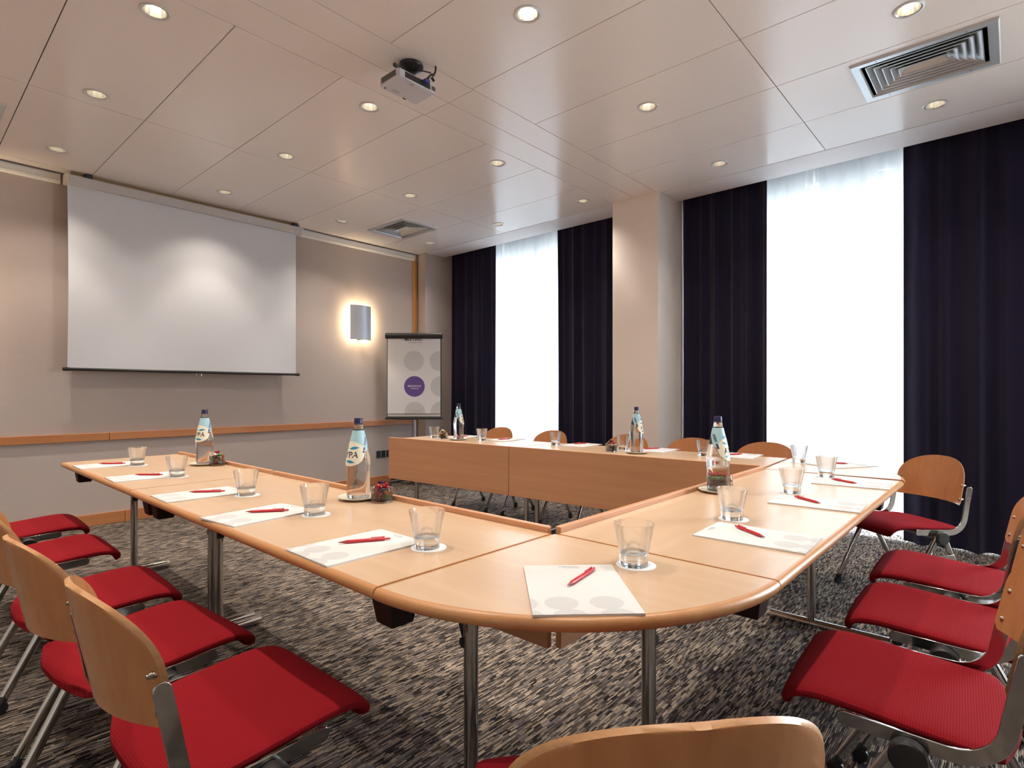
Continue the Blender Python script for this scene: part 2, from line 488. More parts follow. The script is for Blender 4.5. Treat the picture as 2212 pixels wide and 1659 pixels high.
for n, (y0, y1) in enumerate(WINS):
    f = MB()
    yc = (y0 + y1) / 2
    for y in (y0 + 0.03, yc, y1 - 0.03): f.box((XW + 0.10, y, 1.47), (0.06, 0.06, 2.94))
    for z in (0.04, 0.92, 2.91): f.box((XW + 0.10, yc, z), (0.055, y1 - y0, 0.07))
    w = struct(f.build('window_%d' % (n + 1), M['frame'], bevel=0.004))
    MB().box((XW + 0.11, yc, 1.47), (0.008, y1 - y0 - 0.02, 2.9)).build('pane', M['pane'], w, smooth=False)

# ceiling: metal panels with thin open joints, holes for the downlights
LIGHTS = []
for X, ys in ((0.857, (3.047, 4.16, 5.322)), (2.053, (1.736, 3.05, 4.165, 5.327)), (3.230, (0.37, 1.733, 3.047, 4.15, 5.311)), (4.412, (0.368, 1.74, 3.044, 4.149, 5.291))):
    for y in ys: LIGHTS.append((X, y))
ADDED = [(-0.34, 5.32), (-0.34, 4.16), (-0.34, 3.05), (-0.34, 1.735), (0.857, 1.735), (0.857, 0.37), (2.053, 0.37), (4.412, -0.95)]  # downlight grid carried on out of view, added for more room light
ALL = LIGHTS + ADDED
HOLE = 0.056
VENTS = [(3.584, 4.070, 0.056, 0.680), (3.598, 4.076, 4.748, 5.380), (0.026, 0.506, 4.741, 5.374)]
xs = [-1.85, -1.225, -0.63, -0.035, 0.56, 1.155, 1.75, 2.34, 2.928, 3.521, 4.115, 4.694]
cells = []
for y0, y1 in ((-3.70, -1.90), (-1.90, -0.40), (-0.40, 1.05), (1.05, 2.414), (2.870, 4.323), (4.323, 5.735), (5.735, 5.865)):
    for i in range(len(xs) - 1): cells.append((xs[i], xs[i + 1], y0, y1))
for x0, x1 in ((-1.85, 2.353), (2.353, 4.694)):
    for y0, y1 in ((2.414, 2.637), (2.637, 2.870)): cells.append((x0, x1, y0, y1))
cb_ = MB(); g = 0.0026
def panel_with_holes(mb, x0, x1, y0, y1, th=0.02):
    outer = [(x0 + g, y0 + g), (x1 - g, y0 + g), (x1 - g, y1 - g), (x0 + g, y1 - g)]
    holes = [circle(x, y, HOLE, 28) for x, y in ALL if x0 < x < x1 and y0 < y < y1]
    holes += [[(a, c), (b, c), (b, d), (a, d)] for a, b, c, d in VENTS if x0 < a < x1 and y0 < c < y1]
    loops = [[Vector((*p, 0)) for p in outer]] + [[Vector((*p, 0)) for p in reversed(h)] for h in holes]
    flat = [p for l in loops for p in l]
    tris = tessellate_polygon(loops)
    mb.add([(p.x, p.y, CEIL) for p in flat], [tuple(t_) for t_ in tris])
    n = 4
    mb.add([(x, y, CEIL) for x, y in outer] + [(x, y, CEIL + th) for x, y in outer], [(i, (i + 1) % n, n + (i + 1) % n, n + i) for i in range(n)])
for c_ in cells: panel_with_holes(cb_, *c_)
struct(cb_.build('ceiling', M['ceil'], smooth=False), 'satin metal panel ceiling')
struct(MB().box(((4.702 + 5.03) / 2, (YB + YS) / 2, CEIL + 0.02), (5.03 - 4.702, YS - YB, 0.04)).build('trim_1', M['soffit'], bevel=0.003), 'soffit strip in front of the curtains')
struct(MB().box(((XL + XW) / 2, (YB + YS) / 2, 3.22), (XW - XL + 0.4, YS - YB + 0.4, 0.1)).build('ceiling', M['void'], smooth=False))
struct(MB().box((4.70, (YB + YS) / 2, 3.08), (0.01, YS - YB, 0.17)).build('ceiling', M['void'], smooth=False))
struct(MB().box(((5.03 + XW) / 2, (YB + YS) / 2, 3.10), (XW - 5.03, YS - YB, 0.02)).build('ceiling', M['void'], smooth=False))

# cornice, chair rail, skirting, corner strip
cp = [(0, 0), (0.034, 0.006), (0.040, 0.02), (0.030, 0.028), (0.030, 0.064), (0.036, 0.072), (0, 0.072)]
cm = MB()
for x0, x1 in ((XL, 0.965), (3.02, 4.64)):
    n = len(cp)
    vs = [(x0, YS - a, 2.873 + b) for a, b in cp] + [(x1, YS - a, 2.873 + b) for a, b in cp]
    cm.add(vs, [tuple(range(n)), tuple(reversed(range(n, 2 * n)))] + [(i, (i + 1) % n, n + (i + 1) % n, n + i) for i in range(n)])
struct(cm.build('trim_2', M['cornice'], angle=30), 'white cornice rail on the screen wall')
rm = MB()
for x0, x1 in ((XL, 1.3025), (1.3055, 4.606)): rm.box(((x0 + x1) / 2, YS - 0.0125, 0.763), (x1 - x0, 0.025, 0.066))
struct(rm.build('trim_3', M['rail'], bevel=0.003), 'beech chair rail along the screen wall')
bm_ = MB()
for x0, x1 in ((XL, 1.42), (1.4225, 2.9), (2.9025, 4.70)): bm_.box(((x0 + x1) / 2, YS - 0.009, 0.05), (x1 - x0, 0.018, 0.10))
struct(bm_.build('baseboard_front', M['rail'], bevel=0.003), 'beech skirting under the screen wall')
struct(MB().box((4.652, YS - 0.02, 1.82), (0.045, 0.04, 2.10)).box((4.652, YS - 0.012, 0.44), (0.03, 0.024, 0.66)).build('trim_4', M['trunk'], bevel=0.006), 'orange wood strip in the corner')

# ------------------------------------------------------------------ tables
def make_table(name, label, loc, rz, L, W=0.63, insets=(0.05, 0.05), blocks=(0.04, 1.3), pg=0.024):
    t = thing(name, label, 'table', loc, rz, 'conference tables of the U')
    th = 0.028; r = th / 2
    MB().box(((W - 0.016 + 0.012) / 2, L / 2, TOP - th / 2), (W - 0.016 - 0.012, L - 0.010, th)).build('tabletop', M['top'], t, smooth=False)
    e = MB(); n = 10
    prof = [(W - 0.016, TOP), (W - 0.010, TOP)] + [(W - 0.012 + 0.012 * math.sin(PI * k / n), TOP - r + r * math.cos(PI * k / n)) for k in range(1, n)] + [(W - 0.016, TOP - th)]
    m_ = len(prof)
    e.add([(x, 0.0008, z) for x, z in prof] + [(x, L - 0.0008, z) for x, z in prof],
          [tuple(range(m_)), tuple(reversed(range(m_, 2 * m_)))] + [(i, (i + 1) % m_, m_ + (i + 1) % m_, m_ + i) for i in range(m_)])
    for y in (0.003, L - 0.003): e.box(((W - 0.016 + 0.012) / 2, y, TOP - th / 2), (W - 0.028, 0.0042, th))
    e.build('edge_band', M['edge'], t, angle=35)
    MB().box((0.001, L / 2, 0.566), (0.020, L - pg, 0.364)).build('modesty_panel', M['panel'], t, bevel=0.003)
    for y, s in ((insets[0], 1), (L - insets[1], -1)):
        lg = MB().tube([(0.28, y, 0.03), (0.28, y, TOP - th)], 0.0195, 20).build('leg', M['chrome'], t)
        f = MB().tube([(0.085, y, 0.026), (0.60, y, 0.026)], 0.021, 18)
        f.box((0.10, y, 0.003), (0.02, 0.02, 0.006)).box((0.585, y, 0.003), (0.02, 0.02, 0.006))
        f.build('foot', M['chrome'], lg)
        b = MB()
        b.tube([(0.28, y + s * 0.014, 0.470), (0.28, y + s * 0.030, 0.500), (0.28, y + s * 0.046, 0.550), (0.28, y + s * 0.074, 0.610), (0.28, y + s * 0.086, TOP - th)], 0.0095, 8, sx=0.5, sy=1.25)
        b.lathe([(0, -0.014), (0.014, -0.014), (0.014, 0.014), (0, 0.014)], 14, (0.28, y + s * 0.018, 0.478), axis='x')
        b.build('folding_stay', M['black'], t)
    for y in blocks:
        MB().box((W - 0.085, y, TOP - th - 0.04), (0.085, 0.085, 0.08), taper=0.72).build('bumper_block', M['darkbrown'], t, bevel=0.005)
    return t


def make_corner(name, label, loc, rz, rad=0.632):
    t = thing(name, label, 'table', loc, rz, 'conference tables of the U')
    th = 0.028; r = th / 2; n = 40; m_ = 10
    inner = rad - 0.016
    # top: quarter disc
    poly = [(0.006, 0.006)] + [(inner * math.cos(a), inner * math.sin(a)) for a in [R(0.5) + (PI / 2 - R(1)) * k / n for k in range(n + 1)]]
    MB().prism(poly, TOP - th, TOP).build('tabletop', M['top'], t, smooth=False)
    prof = [(inner, TOP), (inner + 0.006, TOP)] + [(rad - 0.012 + 0.012 * math.sin(PI * k / m_), TOP - r + r * math.cos(PI * k / m_)) for k in range(1, m_)] + [(inner, TOP - th)]
    e = MB(); q = len(prof); vs = []
    for k in range(n + 1):
        a = R(0.12) + (PI / 2 - R(0.24)) * k / n
        vs += [(x * math.cos(a), x * math.sin(a), z) for x, z in prof]
    fs = [(k * q + i, k * q + (i + 1) % q, (k + 1) * q + (i + 1) % q, (k + 1) * q + i) for k in range(n) for i in range(q)]
    fs += [tuple(range(q)), tuple(n * q + i for i in reversed(range(q)))]
    e.add(vs, fs)
    e.box((rad / 2, 0.003, TOP - r), (rad - 0.03, 0.0042, th)).box((0.003, rad / 2, TOP - r), (0.0042, rad - 0.03, th))
    e.build('edge_band', M['edge'], t, angle=35)
    MB().box((0.20, 0.20, TOP - th - 0.012), (0.16, 0.05, 0.024), Matrix.Rotation(R(45), 3, 'Z')).build('underside_clamp', M['black'], t, bevel=0.003)
    return t


FROT = R(3.67)
FO = Vector((3.19, 1.03, 0)); FU = Vector((-math.sin(FROT), math.cos(FROT), 0)); FV = Vector((math.cos(FROT), math.sin(FROT), 0))
make_table('conference_table', 'long beech folding table set for three, facing the windows, joined to the large rounded corner', (1.325, 2.822, 0), PI, 1.80, insets=(0.037, 0.06), blocks=(0.048, 0.162, 1.765))
make_table('conference_table', 'short beech folding table set for two at the screen end, facing the windows', (1.325, 4.213, 0), PI, 1.388, insets=(0.085, 0.037), blocks=(0.14,))
make_table('conference_table', 'long beech folding table opposite the screen, between the two rounded corner tables', (1.328, 1.015, 0), -PI / 2, 1.862, insets=(0.047, 0.185), blocks=(0.042, 1.645))
make_table('conference_table', 'long beech folding table along the windows, its front panel before the pillar', FO, FROT, 1.752, insets=(0.05, 0.05), pg=0.002)
make_table('conference_table', 'short beech folding table by the flip chart, at the screen end of the window row', FO + FU * 1.755, FROT, 1.362, insets=(0.05, 0.05), pg=0.002)
make_corner('corner_table', 'large quarter-round beech corner table joining the row facing the windows', (1.325, 1.017, 0), PI)
make_corner('corner_table', 'quarter-round beech corner table beside the bright window sheer', (3.20, 1.018, 0), R(-86.6))


# ------------------------------------------------------------------ chairs
def ribbon(mb, pts, w, th, x, round_r=0.0):
    """flat bar of width w following 2D points (y,z), thickness th centred on x; ends rounded"""
    P = [Vector((0, p[0], p[1])) for p in pts]; n = len(P); L_, R_ = [], []
    for i, p in enumerate(P):
        d = (P[min(i + 1, n - 1)] - P[max(i - 1, 0)]).normalized(); nn = Vector((0, -d.z, d.y))
        L_.append(p + nn * w / 2); R_.append(p - nn * w / 2)
    def cap(p, d, a0):
        nn = Vector((0, -d.z, d.y)); return [p + nn * (w / 2 * math.cos(a)) + d * (w / 2 * math.sin(a)) for a in [PI * k / 6 for k in range(1, 6)]]
    d1 = (P[-1] - P[-2]).normalized(); d0 = (P[0] - P[1]).normalized()
    end = cap(P[-1], d1, 0)
    n0 = Vector((0, -d0.z, d0.y)); start = [P[0] + n0 * (w / 2 * math.cos(a)) + d0 * (w / 2 * math.sin(a)) for a in [PI * k / 6 for k in range(1, 6)]]
    ns, ne = len(start), len(end)
    vs = []
    for sx in (-1, 1):
        vs += [(x + sx * th / 2, p.y, p.z) for p in L_ + R_ + end + start]
    o = len(L_) * 2 + ne + ns; fs = []
    for i in range(n - 1):
        fs += [(i, i + 1, n + i + 1, n + i), (o + i, o + n + i, o + n + i + 1, o + i + 1)]
    e = list(range(2 * n, 2 * n + ne)); st = list(range(2 * n + ne, o))
    capE = [n - 1] + e + [2 * n - 1]; capS = [n] + st + [0]
    fs += [tuple(capE), tuple(o + k for k in reversed(capE)), tuple(capS), tuple(o + k for k in reversed(capS))]
    loop = list(range(n)) + e + list(range(2 * n - 1, n - 1, -1)) + st
    for k in range(len(loop)):
        a, b = loop[k], loop[(k + 1) % len(loop)]; fs.append((a, o + a, o + b, b))
    return mb.add(vs, fs)


def back_w(z):
    if z <= 0.65: return 0.214
    k = min(1.0, (z - 0.65) / 0.137); return 0.214 * (1 - k ** 2.3) ** (1 / 2.3)


def make_chair():
    t = thing('conference_chair', '', 'chair', group='red and beech conference chairs')
    # seat: padded sheet, front edge rolled down, slight saddle
    prof = [(-0.192, 0.424), (-0.165, 0.428), (-0.10, 0.428), (0.0, 0.434), (0.10, 0.442), (0.17, 0.447), (0.215, 0.444), (0.245, 0.432), (0.262, 0.418), (0.268, 0.403)]
    def seat(u, v):
        k = u * (len(prof) - 1); i = min(int(k), len(prof) - 2); f = k - i
        y = prof[i][0] + f * (prof[i + 1][0] - prof[i][0]); z = prof[i][1] + f * (prof[i + 1][1] - prof[i][1])
        hw = 0.212 + 0.010 * math.sin(PI * u)
        a = max(0.0, (0.16 - u) / 0.16); b = max(0.0, (u - 0.80) / 0.20)
        hw *= (1 - 0.26 * a ** 2.2) * (1 - 0.13 * b ** 2.4)
        x = (v * 2 - 1); 
        z += 0.010 * abs(x) ** 2.5 * math.sin(PI * min(1, u * 1.15)) - 0.008 * abs(x) ** 7
        y += (-0.012 if u > 0.9 else 0) * x * x + (0.03 * abs(x) ** 3 * a)
        return (x * hw, y, z)
    def sn(u, v):
        d = 0.0 if u < 0.72 else (u - 0.72) / 0.28
        return Vector((0, -0.55 * d, -1 + 0.45 * d)).normalized()
    def sth(u, v):
        x = abs(v * 2 - 1); e = max(0, (x - 0.80) / 0.20); q = max(0.0, (0.10 - u) / 0.10)
        return 0.031 - 0.012 * e ** 2 - 0.010 * q - 0.004 * max(0, (u - 0.85) / 0.15)
    MB().shell(seat, sn, 22, 16, sth).build('seat', M['red'], t, angle=70, subsurf=1)
    # backrest: bent plywood, rounded top
    def back(u, v):
        z = 0.545 + u * (0.7865 - 0.545); k = v * 2 - 1; w = back_w(z)
        x = k * w
        if u < 0.06: x *= 1 - 0.05 * ((0.06 - u) / 0.06) ** 2
        y = -0.152 - 0.20 * (z - 0.55) - 0.066 * (1 - (x / 0.214) ** 2)
        return (x, y, z)
    def bnrm(u, v):
        x = (v * 2 - 1) * 0.2
        return Vector((-0.6 * x / 0.2, -1, -0.24)).normalized()
    # finer rows near the top so that the outline stays round
    def remap(u): return 1 - (1 - u) ** 1.8
    bk = MB().shell(lambda u, v: back(remap(u), v), lambda u, v: bnrm(u, v), 26, 20, 0.012, mi=0, mi_edge=1).build('backrest', [M['ply'], M['plyedge']], t, angle=50)
    bo = [(sx * 0.198, z) for sx in (-1, 1) for z in (0.575, 0.648)]
    for x, z in bo:
        y = -0.152 - 0.20 * (z - 0.55) - 0.066 * (1 - (x / 0.214) ** 2)
        MB().lathe([(0, 0.0035), (0.0045, 0.003), (0.007, 0.0), (0.007, -0.012), (0.005, -0.0155), (0.005, -0.019), (0, -0.019)], 12, (x, y, z), axis='y').build('bolt', M['brass'], bk)
    # side frames: flat bar, bent up behind the seat
    pts = [(0.118, 0.4165), (0.0, 0.4120), (-0.062, 0.4105)]
    cy, cz, rr = -0.072, 0.4985, 0.088
    a1 = R(-90); a2 = R(-90 - 79)
    for k in range(1, 11):
        a = a1 + (a2 - a1) * k / 10; pts.append((cy + rr * math.cos(a), cz + rr * math.sin(a)))
    pts += [(-0.1725, 0.56), (-0.1865, 0.632)]
    for sx in (-1, 1):
        ribbon(MB(), pts, 0.031, 0.0065, sx * 0.2355).build('side_frame', M['chrome'], t, bevel=0.0012)
    # V legs with casters, hubs, cross tube
    for sx in (-1, 1):
        x = sx * 0.2340
        for yf in (0.208, -0.203):
            s = 1 if yf > 0 else -1
            a = Vector((sx * 0.247, s * 0.020, 0.392)); b = Vector((x, yf - s * 0.006, 0.047))
            lg = MB().tube([a, b], 0.0185, 14, sx=0.85, sy=0.62, up=(1, 0, 0)).build('leg', M['chrome'], t)
            d = (b - a).normalized()
            k = MB().tube([b - d * 0.012, b + d * 0.010], 0.0195, 14, sx=0.7, sy=1.0, up=(1, 0, 0))
            k.lathe([(0, -0.011), (0.018, -0.011), (0.0225, -0.006), (0.0225, 0.006), (0.018, 0.011), (0, 0.011)], 20, (x, yf, 0.0225), axis='x')
            k.build('caster', M['black'], lg)
        prof_h = [(0, 0), (0.033, 0), (0.035, 0.004), (0.035, 0.028), (0.031, 0.032), (0, 0.032)]
        MB().lathe([(r_, sx * (0.240 + z_)) for r_, z_ in prof_h], 28, (0, 0.0, 0.387), axis='x').build('hub_knob', M['black'], t, angle=30)
    MB().tube([(-0.245, 0, 0.387), (0.245, 0, 0.387)], 0.014, 16).build('cross_tube', M['chrome'], t)
    # lower bracket of the linking device between the legs of one side
    lb = MB()
    lb.add([(-0.262, -0.068, 0.30), (-0.262, 0.068, 0.30), (-0.262, 0.088, 0.255), (-0.262, -0.088, 0.255),
            (-0.256, -0.068, 0.30), (-0.256, 0.068, 0.30), (-0.256, 0.088, 0.255), (-0.256, -0.088, 0.255)],
           [(0, 1, 2, 3), (7, 6, 5, 4), (0, 4, 5, 1), (1, 5, 6, 2), (2, 6, 7, 3), (3, 7, 4, 0)])
    lb.lathe([(0, -0.004), (0.007, -0.004), (0.007, 0.0), (0, 0.0)], 10, (-0.262, -0.02, 0.278), axis='x')
    lb.build('link_bracket', M['chrome'], t, bevel=0.001)
    return t


CHAIRS = [
    ('L1', 0.504, 1.337, -89.4, 'red chair fifth from the screen wall, row facing the windows, plywood back toward camera'),
    ('L2', 0.472, 1.887, -86.0, 'red chair fourth from the screen wall, row facing the windows'),
    ('L3', 0.468, 2.454, -92.0, 'red chair third from the screen wall, row facing the windows'),
    ('L4', 0.460, 3.229, -90.4, 'red chair second from the screen wall, row facing the windows'),
    ('L5', 0.481, 3.895, -91.6, 'red chair first from the screen wall, row facing the windows'),
    ('N', 0.773, 0.458, -41.0, 'chair at the large rounded corner table, only its beech back top in view'),
    ('R1', 1.682, 0.179, 3.1, 'red chair first from the large rounded corner, row opposite the screen'),
    ('R2', 2.263, 0.155, 1.5, 'red chair second from the large rounded corner, row opposite the screen'),
    ('R3', 2.816, 0.177, 1.1, 'red chair third from the large rounded corner, row opposite the screen'),
    ('C', 3.831, 0.475, 49.9, 'turned red chair by the navy curtain at the small rounded corner, whole backrest visible'),
    ('F0', 3.988, 3.935, 88.0, 'chair first from the flip chart, row along the windows, back before the sheer edge'),
    ('F1', 3.966, 3.250, 86.0, 'chair second from the flip chart, row along the windows, behind a tumbler'),
    ('F2', 4.010, 2.455, 88.0, 'chair third from the flip chart, row along the windows, before the pillar'),
    ('F3', 4.020, 1.890, 88.0, 'chair fourth from the flip chart, row along the windows, beside the pillar'),
    ('F4', 4.000, 1.330, 88.0, 'chair fifth from the flip chart, row along the windows, by the wide bottle'),
]
proto = make_chair(); used = []
for _, x, y, a, lb_ in CHAIRS: put(proto, used, (x, y, 0), R(a), lb_)

# ------------------------------------------------------------------ things on the tables
ORD = ['first', 'second', 'third', 'fourth', 'fifth']
PLACE = {'N': 'the large rounded corner table', 'RC': 'the rounded corner table by the window sheer'}
for i in range(5):
    PLACE['L%d' % (5 - i)] = '%s place from screen, row facing windows' % ORD[i]
    PLACE['F%d' % i] = '%s place from flip chart, row along windows' % ORD[i]
for i in range(3): PLACE['R%d' % (i + 1)] = '%s place from large corner, opposite screen' % ORD[i]


def make_pad():
    t = thing('notepad', '', 'notepad', group='meeting notepads')
    MB().box((0, 0, 0.0022), (0.212, 0.298, 0.0044)).build('paper', M['paper2'], t, smooth=False)
    z = 0.00455
    def flat(polys): 
        mb = MB()
        for p in polys: mb.add([(x, y, z) for x, y in p], [tuple(range(len(p)))])
        return mb
    b = (-0.106, 0.106, -0.149, 0.149)
    dots = [clip_poly(circle(cx, cy, 0.034), *b) for cx, cy in ((-0.045, -0.092), (0.045, -0.092), (-0.125, -0.092), (-0.035, -0.157), (0.055, -0.157), (-0.118, -0.157))]
    flat([d for d in dots if d]).build('dot_print', M['print'], t, smooth=False)
    hv, hf = text_verts('MEETING', 0.0115, 0.0, 0.134)
    mb = MB().add([(x, y, z + 0.0001) for x, y in hv], hf)
    hv, hf = text_verts('BY NOVOTEL', 0.006, 0.008, 0.126); mb.add([(x, y, z + 0.0001) for x, y in hv], hf)
    mb.build('heading_print', M['printmid'], t, smooth=False)
    hv, hf = text_verts('www.novotel.com', 0.0052, 0.02, -0.141)
    MB().add([(x, y, z + 0.0002) for x, y in hv], hf).build('footer_print', M['printmid'], t, smooth=False)
    return t


PADS = {
    'N': (0.985, 0.695, -46), 'L1': (0.853, 1.326, -90.5), 'L2': (0.853, 1.918, -83), 'L3': (0.857, 2.478, -91), 'L4': (0.857, 3.190, -93), 'L5': (0.853, 3.853, -91),
    'R1': (1.678, 0.552, 2), 'R2': (2.332, 0.550, 3.5), 'R3': (2.942, 0.552, 5), 'RC': (3.640, 0.735, 56.8),
    'F0': (3.590, 3.820, 97), 'F1': (3.612, 3.305, 93.7), 'F2': (3.650, 2.540, 92.5), 'F3': (3.690, 1.905, 94), 'F4': (3.725, 1.330, 94)}
proto = make_pad(); used = []
for k, (x, y, a) in PADS.items(): put(proto, used, (x, y, TOP), R(a), 'white A4 notepad at ' + PLACE[k])


def make_pen():
    t = thing('ballpoint_pen', '', 'pen', group='red ballpoint pens')
    MB().tube([(-0.052, 0, 0), (-0.045, 0, 0), (0.048, 0, 0), (0.054, 0, 0)], [0.0042, 0.0048, 0.0048, 0.0040], 14).build('barrel', M['penred'], t)
    MB().tube([(-0.071, 0, 0), (-0.066, 0, 0), (-0.052, 0, 0)], [0.0008, 0.0016, 0.0042], 12).build('tip', M['redtip'], t)
    MB().tube([(0.054, 0, 0), (0.067, 0, 0), (0.069, 0, 0)], [0.0030, 0.0030, 0.002], 12).build('push_button', M['penred'], t)
    MB().box((0.034, 0, 0.0064), (0.036, 0.0034, 0.0014)).box((0.051, 0, 0.0052), (0.004, 0.0034, 0.004)).build('clip', M['penred'], t, bevel=0.0005)
    return t


PENS = {'N': ((0.956, 0.704), (1.114, 0.730)), 'L1': ((0.821, 1.374), (0.949, 1.301)), 'L2': ((0.822, 1.964), (0.940, 1.876)), 'L3': ((0.832, 2.53), (0.943, 2.438)),
        'L4': ((0.826, 3.261), (0.923, 3.153)), 'L5': ((0.818, 3.908), (0.924, 3.82)),
        'R1': ((1.652, 0.516), (1.745, 0.646)), 'R2': ((2.298, 0.525), (2.392, 0.65)), 'R3': ((2.908, 0.519), (2.988, 0.648)), 'RC': ((3.681, 0.708), (3.646, 0.841)),
        'F0': ((3.64, 3.80), (3.50, 3.84)), 'F1': ((3.676, 3.30), (3.545, 3.335)), 'F2': ((3.775, 2.55), (3.62, 2.60)), 'F3': ((3.778, 1.927), (3.66, 2.00)), 'F4': ((3.782, 1.337), (3.67, 1.42))}
proto = make_pen(); used = []
for k, (a, b) in PENS.items():
    put(proto, used, ((a[0] + b[0]) / 2, (a[1] + b[1]) / 2, TOP + 0.0047 + 0.0048), math.atan2(b[1] - a[1], b[0] - a[0]), 'red ballpoint pen on the notepad at ' + PLACE[k])


def make_tumbler():
    t = thing('tumbler', '', 'glass', group='clear water tumblers')
    op = [(0.0338, 0.0), (0.0342, 0.026), (0.0362, 0.034), (0.0488, 0.1005), (0.0482, 0.1015), (0.0470, 0.1008), (0.0345, 0.0345), (0.0, 0.0285)]
    w = MB().lathe([(0.0343, 0.0275), (0.0364, 0.036), (0.0489, 0.1000), (0.0485, 0.1012), (0.0474, 0.1012), (0.0471, 0.1000), (0.0347, 0.037), (0.0328, 0.0292)], 40, closed=True)
    w.build('bowl', M['tumbler'], t, angle=60)
    MB().lathe([(0, 0.0), (0.0325, 0.0), (0.0340, 0.0015), (0.0343, 0.0272), (0.0335, 0.0285), (0.024, 0.0272), (0.0, 0.0255)], 40).build('thick_base', M['base'], t, angle=45)
    return t


GL = {'L1': (0.952, 1.153), 'L2': (0.963, 1.752), 'L3': (0.964, 2.29), 'L4': (0.952, 3.053), 'L5': (0.952, 3.697), 'N': (1.181, 0.67), 'R1': (1.83, 0.681), 'R2': (2.475, 0.678), 'R3': (3.055, 0.68),
      'RC': (3.584, 0.942), 'F0': (3.322, 3.92), 'F1': (3.405, 3.393), 'F2': (3.494, 2.67), 'F3': (3.54, 2.095), 'F4': (3.558, 1.507)}
for k in GL:
    p = Vector((*GL[k], 0)); p += p.normalized() * 0.034; GL[k] = (p.x, p.y)
proto = make_tumbler(); used = []
for k, (x, y) in GL.items(): put(proto, used, (x, y, TOP + 0.0016), 0, 'empty clear tumbler at ' + PLACE[k])
cst = tag(MB().lathe([(0, 0), (0.0475, 0), (0.0475, 0.0014), (0, 0.0014)], 40).build('paper_coaster', M['paper'], angle=30), '', 'coaster', 'round paper coasters')
used = []
for k, (x, y) in GL.items(): put(cst, used, (x + 0.003, y - 0.004, TOP + 0.0001), 0, 'round white paper coaster under the tumbler at ' + PLACE[k])

# bottles
BP = [(0.0, 0.0), (0.036, 0.0), (0.0425, 0.004), (0.0445, 0.012), (0.0448, 0.03), (0.0445, 0.06), (0.0440, 0.085), (0.0450, 0.105), (0.0468, 0.125), (0.0470, 0.137), (0.0455, 0.152), (0.0405, 0.180),
      (0.0335, 0.212), (0.0265, 0.242), (0.0205, 0.266), (0.0172, 0.282), (0.0165, 0.287), (0.0165, 0.292)]
def brad(z):
    for (r0, z0), (r1, z1) in zip(BP[1:], BP[2:]):
        if z0 <= z <= z1: return r0 + (r1 - r0) * (z - z0) / max(1e-6, z1 - z0)
    return BP[-1][0]
def wrap(mb, vs, fs, eps):
    """flat label artwork (x across, y up, metres) laid on the bottle, centred on +x"""
    out = []
    for x, y in vs:
        r = brad(y) + eps; a = x / brad(min(max(y, 0.10), 0.26))
        out.append((r * math.cos(a), r * math.sin(a), y))
    mb.add(out, fs); return mb
def strip(fn_lo, fn_hi, x0, x1, nx=26, ny=10):
    vs = []; fs = []
    for i in range(nx + 1):
        x = x0 + (x1 - x0) * i / nx; lo, hi = fn_lo(x), fn_hi(x)
        for j in range(ny + 1): vs.append((x, lo + (hi - lo) * j / ny))
    w = ny + 1
    for i in range(nx):
        for j in range(ny): fs.append((i * w + j, (i + 1) * w + j, (i + 1) * w + j + 1, i * w + j + 1))
    return vs, fs
def leaf(cx, cy, L, H, ang):
    n = 12; up = [(-L / 2 + L * k / n, H / 2 * math.sin(PI * k / n)) for k in range(n + 1)]
    dn = [(-L / 2 + L * k / n, -H / 2 * math.sin(PI * k / n) * 0.7) for k in range(n + 1)]
    vs = up + dn; c, s = math.cos(ang), math.sin(ang)
    vs = [(cx + x * c - y * s, cy + x * s + y * c) for x, y in vs]
    return vs, [(k, k + 1, n + 2 + k, n + 1 + k) for k in range(n)]


